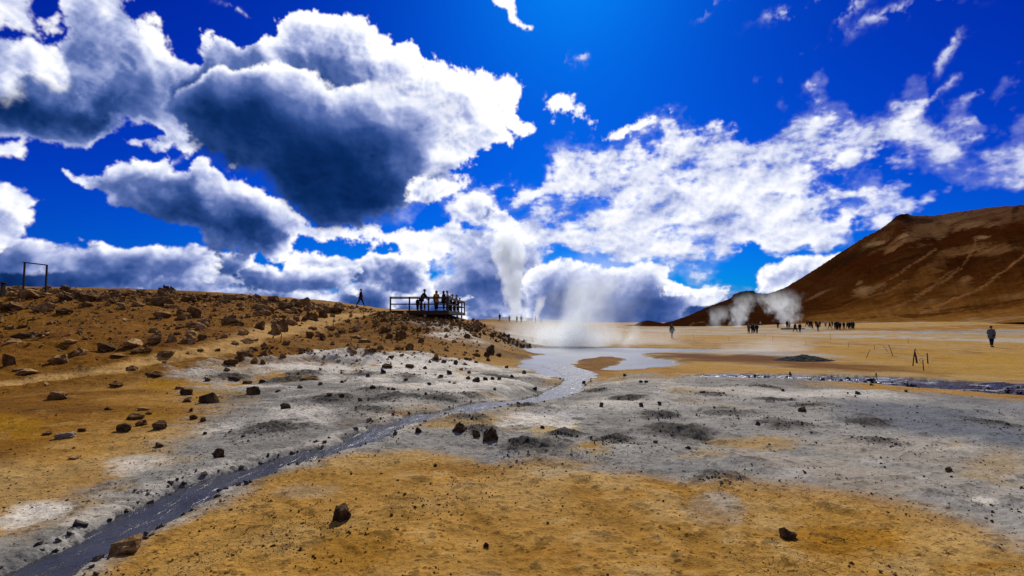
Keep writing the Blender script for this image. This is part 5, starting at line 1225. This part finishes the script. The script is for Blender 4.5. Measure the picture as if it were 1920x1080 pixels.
def figure(pose):
    """joint positions of a 1.75 m figure looking along +Y. pose : angles in degrees"""
    g = lambda k, d=0.0: pose.get(k, d)
    rad = math.radians
    lean = rad(g('lean')); hip = Vector((0, 0, .92 - g('drop')))
    up = Vector((0, math.sin(lean), math.cos(lean)))
    J = {'hip': hip, 'waist': hip + up * .17, 'chest': hip + up * .38, 'neck': hip + up * .545}
    hl = lean + rad(g('head')); hu = Vector((math.sin(rad(g('turn'))) * .25 * abs(math.sin(hl)), math.sin(hl), math.cos(hl)))
    J['head0'] = J['neck'] + hu * .085; J['head1'] = J['neck'] + hu * .175; J['head2'] = J['neck'] + hu * .255
    J['hu'] = hu; tn = rad(g('turn')); J['face'] = Vector((math.sin(tn), math.cos(tn), -math.sin(hl))).normalized()
    for s, n in ((-1, 'L'), (1, 'R')):
        a = rad(g('leg' + n)); k = rad(g('knee' + n)); h = hip + Vector((s * .095, 0, -.03)); J['hip' + n] = h
        kn = h + Vector((s * .015, math.sin(a), -math.cos(a))) * .43; J['knee' + n] = kn
        b = a - k; an = kn + Vector((0, math.sin(b), -math.cos(b))) * .41; J['ankle' + n] = an
        ft = rad(g('foot' + n)); J['heel' + n] = an + Vector((0, -.05 * math.cos(ft), -.05)); J['toe' + n] = an + Vector((s * .03, .17 * math.cos(ft), -.055 - .17 * math.sin(ft)))
        sh = J['chest'] + up * .10 + Vector((s * .185, 0, 0)); J['sh' + n] = sh
        f = rad(g('arm' + n)); o = rad(g('out' + n, 9)); d = Vector((s * math.sin(o), math.sin(f) * math.cos(o), -math.cos(f) * math.cos(o))); el = sh + d * .28; J['el' + n] = el
        e = rad(g('elb' + n, 15)); f2 = f + e; inw = rad(g('in' + n, 0)); d2 = Vector((-s * math.sin(inw) + s * math.sin(o) * .4, math.sin(f2) * math.cos(inw), -math.cos(f2) * math.cos(inw))).normalized(); J['wr' + n] = el + d2 * .25; J['hd' + n] = d2
    return J
def body_chains(J):
    v = lambda p, r, n=None: (p.x, p.y, p.z, r) + ((n,) if n else ())
    C = [[v(J['hip'], .125, 'hip'), v(J['waist'], .115, 'waist'), v(J['chest'], .135, 'chest'), v(J['neck'], .055, 'neck'), v(J['head0'], .066, 'h0'), v(J['head1'], .088, 'h1'), v(J['head2'], .066)]]
    f = J['face']; side = f.cross(J['hu']).normalized()
    C.append([('@', 'h0'), v(J['head0'] + f * .07 - J['hu'] * .005, .028)])                                # chin and mouth
    C.append([('@', 'h1'), v(J['head1'] + f * .098 - J['hu'] * .03, .015)])                                 # nose
    for s in (-1, 1): C.append([('@', 'h1'), v(J['head1'] + side * s * .088 - J['hu'] * .02, .016)])        # ears
    for s, n in ((-1, 'L'), (1, 'R')):
        C.append([('@', 'hip'), v(J['hip' + n], .088), v((J['hip' + n] + J['knee' + n]) / 2, .075), v(J['knee' + n], .055), v(J['knee' + n].lerp(J['ankle' + n], .35), .055), v(J['ankle' + n], .037, 'a' + n), v(J['ankle' + n].lerp(J['toe' + n], .6), .038), v(J['toe' + n], .03)])
        C.append([('@', 'chest'), v(J['sh' + n], .062), v((J['sh' + n] + J['el' + n]) / 2, .048), v(J['el' + n], .04), v(J['wr' + n], .027), v(J['wr' + n] + J['hd' + n] * .055, .030, 'p' + n)])
        d = J['hd' + n]; w = d.orthogonal().normalized(); w = (w if abs(w.x) < .8 else d.cross(w)).normalized(); up_ = d.cross(w).normalized()
        for q, L in ((-.030, .072), (-.011, .085), (.009, .088), (.028, .08)):
            b = J['wr' + n] + d * .095 + w * q; C.append([('@', 'p' + n), v(b, .009), v(b + d * L * .5 + up_ * .008, .0085), v(b + d * L * .85 + up_ * .03, .0075)])
        b = J['wr' + n] + d * .045 - w * .045; C.append([('@', 'p' + n), v(b, .011), v(b + d * .04 - w * .012, .009)])
    return C
def jacket_chains(J, long=0.0, puff=1.0, hood=False):
    v = lambda p, r, n=None: (p.x, p.y, p.z, r) + ((n,) if n else ())
    low = J['hip'] + Vector((0, 0, -.06 - long))
    C = [[v(J['hip'], .150 * puff, 'hip'), v(J['waist'], .142 * puff, 'waist'), v(J['chest'], .163 * puff, 'chest'), v(J['neck'] - (J['neck'] - J['chest']) * .12, .080, 'n')], [('@', 'hip'), v(low, .158 * puff)]]
    for s, n in ((-1, 'L'), (1, 'R')): C.append([('@', 'chest'), v(J['sh' + n], .085 * puff), v((J['sh' + n] + J['el' + n]) / 2, .068 * puff), v(J['el' + n], .06 * puff), v(J['el' + n].lerp(J['wr' + n], .9), .043)])
    if hood: C.append([('@', 'n'), v(J['neck'] + Vector((0, -.06, .02)), .07)])
    return C
def trouser_chains(J):
    v = lambda p, r, n=None: (p.x, p.y, p.z, r) + ((n,) if n else ())
    C = [[v(J['hip'] + Vector((0, 0, .03)), .138, 'hip')]]
    for n in 'LR': C.append([('@', 'hip'), v(J['hip' + n] + Vector((0, 0, -.02)), .103), v((J['hip' + n] + J['knee' + n]) / 2, .09), v(J['knee' + n], .07), v(J['knee' + n].lerp(J['ankle' + n], .5), .066), v(J['ankle' + n].lerp(J['knee' + n], .1), .055)])
    return C
def shoe_chains(J, n):
    v = lambda p, r: (p.x, p.y, p.z, r)
    return [[v(J['ankle' + n], .05), v(J['heel' + n].lerp(J['toe' + n], .3), .05), v(J['toe' + n], .043)]]
def hair_mesh(J, long=False):
    bm = bmesh.new(); bmesh.ops.create_icosphere(bm, subdivisions=3, radius=1)
    f = J['face']; u = J['hu']; s = f.cross(u).normalized(); c = J['head1'] + u * .028 - f * .012
    dl = [w for w in bm.verts if (w.co.y > .35 and w.co.z < .28) or (w.co.z < -.55)]; bmesh.ops.delete(bm, geom=dl, context='VERTS')
    for w in bm.verts:
        x, y, z = w.co; k = 1 + .05 * math.sin(x * 9) * math.sin(z * 7 + y * 5)
        drop = 0
        if long and z < .1 and y < .3: drop = (.1 - z) * .30
        p = c + s * (x * .1 * k * (1.05 if long else 1)) + f * (y * .108 * k) + u * (z * .108 * k) - Vector((0, 0, drop)); w.co = p
    r = bmesh.ops.solidify(bm, geom=bm.faces[:], thickness=-.014); bmesh.ops.recalc_face_normals(bm, faces=bm.faces[:])
    me = bpy.data.meshes.new('hair'); bm.to_mesh(me); bm.free(); me.polygons.foreach_set('use_smooth', np.ones(len(me.polygons), bool)); return me
def pack_mesh(J):
    bm = bmesh.new(); u = (J['chest'] - J['waist']).normalized(); c = J['chest'] - u * .04; ang = math.atan2(u.y, u.z)
    box(bm, c.x, c.y - .22, c.z, .32, .17, .48, .05, Matrix.Rotation(-ang, 4, 'X')); box(bm, c.x, c.y - .33, c.z - .08, .24, .08, .24, .03, Matrix.Rotation(-ang, 4, 'X'))
    for s in (-1, 1): tube(bm, [(c.x + s * .12, c.y - .16, c.z + .2), (c.x + s * .13, c.y + .02, c.z + .26), (c.x + s * .14, c.y + .17, c.z + .05), (c.x + s * .15, c.y - .1, c.z - .18)], .022, 6)
    bmesh.ops.recalc_face_normals(bm, faces=bm.faces[:]); me = bpy.data.meshes.new('backpack'); bm.to_mesh(me); bm.free(); return me
POSES = {
 'stand': dict(legL=3, legR=-3, armL=5, armR=2, elbL=14, elbR=16),
 'stand2': dict(legL=-4, legR=6, kneeR=6, armL=12, armR=-4, elbL=70, elbR=18, inL=40, turn=30),
 'photo': dict(legL=2, legR=-4, armL=38, armR=38, elbL=95, elbR=95, inL=25, inR=25, head=-4),
 'walk': dict(legL=26, kneeL=6, legR=-22, kneeR=14, footR=35, armL=-20, armR=22, elbL=22, elbR=24, lean=3),
 'stride': dict(legL=-28, kneeL=10, footL=38, legR=30, kneeR=8, armL=28, armR=-24, elbL=25, elbR=20, lean=5, drop=.04),
 'lean': dict(lean=26, legL=4, legR=-6, armL=24, armR=30, elbL=22, elbR=16, head=-16, outL=22, outR=22),
 'crouch': dict(lean=12, legL=10, kneeL=18, legR=30, kneeR=36, drop=.05, armL=30, armR=32, elbL=70, elbR=66, inL=20, inR=20),
 'pockets': dict(legL=6, legR=-10, kneeR=2, armL=-8, armR=-10, elbL=52, elbR=54, outL=22, outR=22, inL=30, inR=30),
}
PM_ = {}
def part_mesh(kind, pose, *a):
    k = (kind, pose) + a
    if k not in PM_:
        J = figure(POSES[pose])
        PM_[k] = {'body': lambda: skin_mesh(body_chains(J)), 'jacket': lambda: skin_mesh(jacket_chains(J, *a)), 'trousers': lambda: skin_mesh(trouser_chains(J)), 'shoeL': lambda: skin_mesh(shoe_chains(J, 'L')), 'shoeR': lambda: skin_mesh(shoe_chains(J, 'R')), 'hair': lambda: hair_mesh(J, *a), 'backpack': lambda: pack_mesh(J)}[kind]()
        PM_[k].materials.append(None)
    return PM_[k]
def low_foot(pose):
    J = figure(POSES[pose]); return min(min(J['heel' + n].z, J['toe' + n].z) for n in 'LR') - .045
def person(loc, height, face, pose, top, legs, label, group=None, long=0.0, puff=1.0, hair='short', pack=False, hat=None, hood=False):
    """face : 0 looks away from the viewer, 90 to the right, 180 towards the viewer"""
    root = tag(empty('person', loc, -math.radians(face)), label, 'person', group); s = height / 1.75; root.scale = (s, s, s); dz = -low_foot(pose)
    def add(nm, me, mat):
        o = bpy.data.objects.new(nm, me); link(o, root); o.location = (0, 0, dz); o.material_slots[0].link = 'OBJECT'; o.material_slots[0].material = mat; return o
    add('body', part_mesh('body', pose), SKIN); add('jacket', part_mesh('jacket', pose, long, puff, hood), top); add('trousers', part_mesh('trousers', pose), legs)
    add('shoe', part_mesh('shoeL', pose), SHOE); add('shoe', part_mesh('shoeR', pose), SHOE); add('hat' if hat else 'hair', part_mesh('hair', pose, hair == 'long'), hat or HAIRM)
    if pack: add('backpack', part_mesh('backpack', pose), pack)
    return root
def on_ground(px, py, hpx, *a, **k):
    x, y, z = hit(px, py); return person((x, y, float(ground_z(x, y))), hpx * y / FPX, *a, **k)
def on_deck(px, y, h, *a, **k): return person(((px - 960) * y / FPX, y, DECK_Z + .002), h, *a, **k)
on_ground(676, 575.5, 33, 90, 'walk', BLACK, JEAN, 'man in black jacket and jeans walking along the skyline toward the deck')
on_deck(790, 47.6, 1.80, 70, 'lean', BLACK, NAVY, 'tall person in black leaning forward over the front railing of the deck')
on_deck(783, 48.6, 1.12, 20, 'stand', BLACK, BLACK, 'short figure in black standing left of the tall leaning person on the deck')
on_deck(796, 47.3, .68, 150, 'crouch', REDC, BLACK, 'tiny child in dark red crouching behind the front railing of the deck')
on_deck(818, 48.2, 1.66, 160, 'stand2', YELLOW, BLACK, 'long haired woman in a yellow coat standing on the deck', None, .06, 1.05, 'long')
on_deck(832, 48.4, 1.66, 60, 'stand', BLACK, NAVY, 'person in black beside the corner of the deck, right of the yellow coat', None, .04, 1.05, 'long')
on_deck(839, 49.4, 1.72, 90, 'photo', WHITEC, NAVY, 'person in a pale jacket raising a camera at the deck corner')
on_deck(844, 50.8, 1.55, 90, 'lean', GREYC, BLACK, 'person in grey bending over the side railing of the deck near its corner')
on_deck(851.5, 53.4, 1.60, 80, 'lean', BLACK, BLACK, 'person in black cap leaning on the middle of the side railing', None, 0., 1., 'short', False, BROWN)
on_deck(858, 54.8, 1.40, 90, 'lean', NAVY, BLACK, 'low stooping figure in navy farthest back along the side railing')
RID = [(937,600.5,12.5,180,'stand',BLACK,'lone dark figure on the far ridge at its left end'),(955,604,12,0,'stand',GREYC,'faint grey figure in steam on the far ridge, second from its left end'),(969,605.5,13,40,'stand2',BROWN,'dark figure on the far ridge left of the big steam column'),(977.5,606,14,200,'stand',BROWN,'brown clad figure on the far ridge right in front of the big steam column'),(1004,607,13.5,90,'pockets',BLACK,'dark figure left of the small steam column on the far ridge'),(1015,608.5,12.5,270,'stand',BLACK,'dark figure right of the small steam column on the far ridge')]
for px, py, h, f, po, c, lab in RID: on_ground(px, py, h, f, po, c, BLACK, lab)
on_ground(1260, 634.6, 26, 40, 'walk', GREYC, JEAN, 'lone walker in grey with a backpack crossing the flat beyond the pool', None, .03, 1.05, 'short', BLACK, GREYC)
on_ground(1860, 651, 38.5, 70, 'pockets', BLUEG, BLACK, 'man in a blue grey shirt standing alone at the far right, hands at waist', None, 0., 1.12)
GRP = [(1404,625.4,18.6,180,'stand',BLUEG,'person in a blue grey coat, leftmost of the four standing apart',.1),(1411,625.6,18.6,0,'stand',BLACK,'person in black, second of the four standing apart',0.),(1415,624,16,180,'stand2',GREYC,'person in grey half hidden, third of the four standing apart',.05),(1419.5,625.2,17.2,30,'pockets',BLACK,'broad person in black with a backpack, rightmost of the four standing apart',0.),
 (1426,612,10,90,'stride',WHITEC,'tiny pale figure walking far behind the four standing apart',0.),(1458.5,615.6,13.6,180,'stand',BLACK,'lone figure in black at the left end of the timber edging',.1),(1476,615.6,14,200,'stand',BLACK,'figure in black, left of a pair in front of the steam vent',0.),(1480,615.6,13.4,60,'stand2',WHITEC,'pale jacketed figure, right of a pair in front of the steam vent',0.),
 (1491,622.8,17.2,160,'walk',BLACK,'figure in black coat walking, left of a pair near the timber edging',.05),(1500,623.2,17.4,200,'stride',BLACK,'figure in a hooded black cape striding, right of a pair near the timber edging',.16),
 (1513,613.2,12.6,90,'stride',BLACK,'figure in black striding just behind the seated pair',0.),(1518,614,13.4,180,'stand',BLACK,'left figure of two close together behind the timber edging',.05),(1521.5,614.4,13.4,180,'stand',BLACK,'right figure of two close together behind the timber edging',.05),(1523,616.4,9.5,100,'crouch',BLACK,'figure in black crouching low at the right end of the timber edging',0.),
 (1530,612.8,11.6,180,'stand',BLACK,'far figure in black just left of the tall lone one',0.),(1533.8,621.6,17.8,90,'stand',BLACK,'tall lone figure in black nearest the viewer in mid crowd',.05),(1537.5,612.8,11.2,0,'stand2',NAVY,'far figure in navy just right of the tall lone one',0.),
 (1548,613.2,13.2,180,'stand',WHITEC,'figure in a pale jacket standing in a gap of the crowd',.02),(1556,617,13.4,270,'stride',BLACK,'figure in black striding to the left in the crowd gap',0.),(1560.5,612.8,10.8,180,'stand',BROWN,'far figure in brown behind the striding one',.05),
 (1566,617.6,13.8,180,'stand',BLACK,'left figure of the tight knot in the crowd',.05),(1569.5,618.6,17.2,180,'stand2',BLACK,'tallest figure in the middle of the tight knot',.08),(1572.5,617.6,14.6,180,'stand',NAVY,'figure in navy at the right of the tight knot',.05),(1575.5,618.4,14.4,200,'stand',BLACK,'slim figure just right of the tight knot',0.),
 (1582.4,618.4,15,180,'pockets',BLACK,'stout figure in black standing between knot and right end of the crowd',.1),(1589,617.6,13.8,180,'walk',BLACK,'fourth figure from the right end of the crowd',0.),(1593,618,14.8,180,'stand',BLACK,'third figure from the right end of the crowd',.05),(1597.5,617.6,15.6,200,'stand2',NAVY,'second figure from the right end of the crowd',.05),(1600.6,617.2,14.8,160,'stand',BLACK,'figure at the very right end of the crowd',.05)]
for i, (px, py, h, f, po, c, lab, lg) in enumerate(GRP): on_ground(px, py, h, f, po, c, BLACK if i % 3 else NAVY, lab, None, lg, 1.08, 'long' if i % 4 == 2 else 'short', BLACK if i in (3, 9) else False)
# ================================================================= STEAM
def steam_mat(name, H, lean, r0, r1, dens, nscale, fade_top=.35, fade_bot=.04, wob=.25, cut=.5, aniso=.55, squash=1.0, pw=1.5, seed=0.0, ny=1.0):
    m = bpy.data.materials.new(name); m.use_nodes = True; m.node_tree.nodes.clear(); t = NT(m.node_tree)
    out = t.n('ShaderNodeOutputMaterial'); v = t.n('ShaderNodeVolumePrincipled'); t.l(v.outputs[0], out.inputs['Volume'])
    v.inputs['Color'].default_value = (.86, .93, 1.0, 1); v.inputs['Anisotropy'].default_value = aniso
    p = t.n('ShaderNodeTexCoord').outputs['Object']; s = t.n('ShaderNodeSeparateXYZ'); t.l(p, s.inputs[0]); x, y, z = s.outputs
    h = t.math('DIVIDE', z, H, clamp=True)
    cx = t.math('MULTIPLY', t.math('POWER', h, pw), lean)
    mp = t.n('ShaderNodeMapping'); t.l(p, mp.inputs[0]); mp.inputs['Location'].default_value = (seed, seed * .7, seed * .3); mp.inputs['Scale'].default_value = (1, ny, .8)
    nb = t.n('ShaderNodeTexNoise'); nb.inputs['Scale'].default_value = nscale * .35; nb.inputs['Detail'].default_value = 2; t.l(mp.outputs[0], nb.inputs['Vector'])
    sc = t.n('ShaderNodeSeparateColor'); t.l(nb.outputs['Color'], sc.inputs[0])
    R = t.math('MULTIPLY_ADD', h, r1 - r0, r0)
    wx = t.math('MULTIPLY', t.math('SUBTRACT', sc.outputs[0], .5), t.math('MULTIPLY', R, wob * 4)); wy = t.math('MULTIPLY', t.math('SUBTRACT', sc.outputs[1], .5), t.math('MULTIPLY', R, wob * 4))
    dx = t.math('DIVIDE', t.math('ADD', t.math('SUBTRACT', x, cx), wx), R); dy = t.math('DIVIDE', t.math('ADD', y, wy), t.math('MULTIPLY', R, squash))
    d = t.math('SQRT', t.math('ADD', t.math('MULTIPLY', dx, dx), t.math('MULTIPLY', dy, dy)))
    n = t.noise(mp.outputs[0], nscale, 6, .6, .3)
    f = t.math('ADD', t.math('SUBTRACT', 1.0, d), t.math('MULTIPLY', t.math('SUBTRACT', n, .5), cut * 4))
    g = t.ramp(f, .05, .75); g = t.math('MULTIPLY', g, t.ramp(h, 0, fade_bot)); g = t.math('MULTIPLY', g, t.ramp(h, 1 - fade_top, 1.0, 1, 0))
    t.l(t.math('MULTIPLY', g, dens), v.inputs['Density'])
    return m
def plume(name, loc, H, lean, r0, r1, dens, nscale, label, step=.35, k=1.35, group=None, **kw):
    m = steam_mat(name + '_vapour', H, lean, r0, r1, dens, nscale, **kw); sq = kw.get('squash', 1.0); pw = kw.get('pw', 1.5)
    bm = bmesh.new(); rings = []
    for i in range(13):
        h = i / 12; R = (r0 + (r1 - r0) * h) * k; c = lean * h ** pw
        rings.append([bm.verts.new((c + R * math.cos(a), R * sq * math.sin(a), H * h)) for a in np.linspace(0, 2 * math.pi, 20, endpoint=False)])
    for i in range(12):
        for j in range(20): bm.faces.new((rings[i][j], rings[i][(j + 1) % 20], rings[i + 1][(j + 1) % 20], rings[i + 1][j]))
    bm.faces.new(rings[0][::-1]); bm.faces.new(rings[-1])
    o = bm_obj(name, bm, m); o.location = loc; m.cycles.volume_step_rate = step
    return tag(o, label, 'steam', group)
def at(px, d, z=None):
    x = (px - 960) * d / FPX; return (x, d, float(ground_z(x, d)) if z is None else z)
# the tall column behind the far ridge, and its smaller neighbour
x, y, z = at(972, 185); plume('steam_column', (x, y, z - .5), 35, -4.0, 3.0, 8.2, .40, .34, 'tall dense white steam column rising behind the far ridge', .22, fade_top=.35, fade_bot=.02, wob=.30, cut=.5, pw=.8, seed=3.)
x, y, z = at(1002, 185); plume('steam_column', (x, y, z - .5), 10, 2.4, 1.0, 2.8, .5, .6, 'small white steam column right of the tall one on the far ridge', .25, fade_top=.6, fade_bot=.02, wob=.25, cut=.45, pw=1.2, seed=9.)
# vapour drifting off the pool
x, y, z = at(1062, 56); plume('pool_steam', (x, y, POOL_Z + .02), 3.2, .6, 7.2, 7.6, .42, .42, 'low bank of white steam lying on the far side of the mud pool', .25, fade_top=.95, fade_bot=.02, wob=.15, cut=.55, squash=.5, seed=1., pw=1.)
x, y, z = at(1062, 58); plume('pool_steam', (x, y, POOL_Z + .3), 9.6, 3.4, 2.6, 4.6, .28, .34, 'broad ragged cloud of steam rising from the mud pool', .25, fade_top=.7, fade_bot=.06, wob=.3, cut=.55, seed=5., pw=1.)
x, y, z = at(1075, 66); plume('pool_steam', (x, y, z), 11.5, 3.0, 7.0, 8.5, .045, .26, 'wide faint veil of steam hanging high over the mud pool', .3, fade_top=.8, fade_bot=.05, wob=.3, cut=.6, squash=.6, seed=51., pw=1.)
x, y, z = at(985, 74); plume('ridge_steam', (x, y, z - .4), 3.6, 1.2, 5.2, 6.0, .14, .4, 'thin veil of steam over the slope left of the pool', .3, fade_top=.9, fade_bot=.1, wob=.2, cut=.55, squash=.6, seed=15., pw=1.)
x, y, z = at(1200, 60); plume('flat_steam', (x, y, z - .2), 2.2, 1.0, 6.2, 6.6, .07, .4, 'thin veil of steam over the flat right of the pool', .35, fade_top=.9, fade_bot=.1, wob=.2, cut=.55, squash=.6, seed=17., pw=1.)
# fumaroles at the foot of the hill
for px, d, H, ln, r0, r1, de, sd_, lab in ((1342, 165, 7.0, 1.8, 2.2, 4.2, .10, 21., 'faint steam plume at the dark foot of the hill, leftmost of three'), (1380, 165, 10.5, 3.0, 1.9, 4.4, .19, 25., 'slim steam plume in front of the dark hill foot, middle of three'), (1480, 158, 11.0, -5.0, 2.1, 7.6, .19, 33., 'wide steam plume leaning left over the crowd, rightmost of three')):
    x, y, z = at(px, d); plume('fumarole_steam', (x, y, z - .2), H, ln, r0, r1, de, .46, lab, .22, fade_top=.6, fade_bot=.03, wob=.4, cut=.85, pw=1.0, seed=sd_)
# thin vapour over the hot flat and the heap
x, y, z = at(1440, 45); plume('heap_steam', (x, y, z - .1), 1.6, .3, 4.8, 5.2, .13, .5, 'thin low vapour over the flat left of the black heap', .35, fade_top=.9, fade_bot=.1, wob=.2, cut=.5, squash=.5, seed=41., pw=1.)
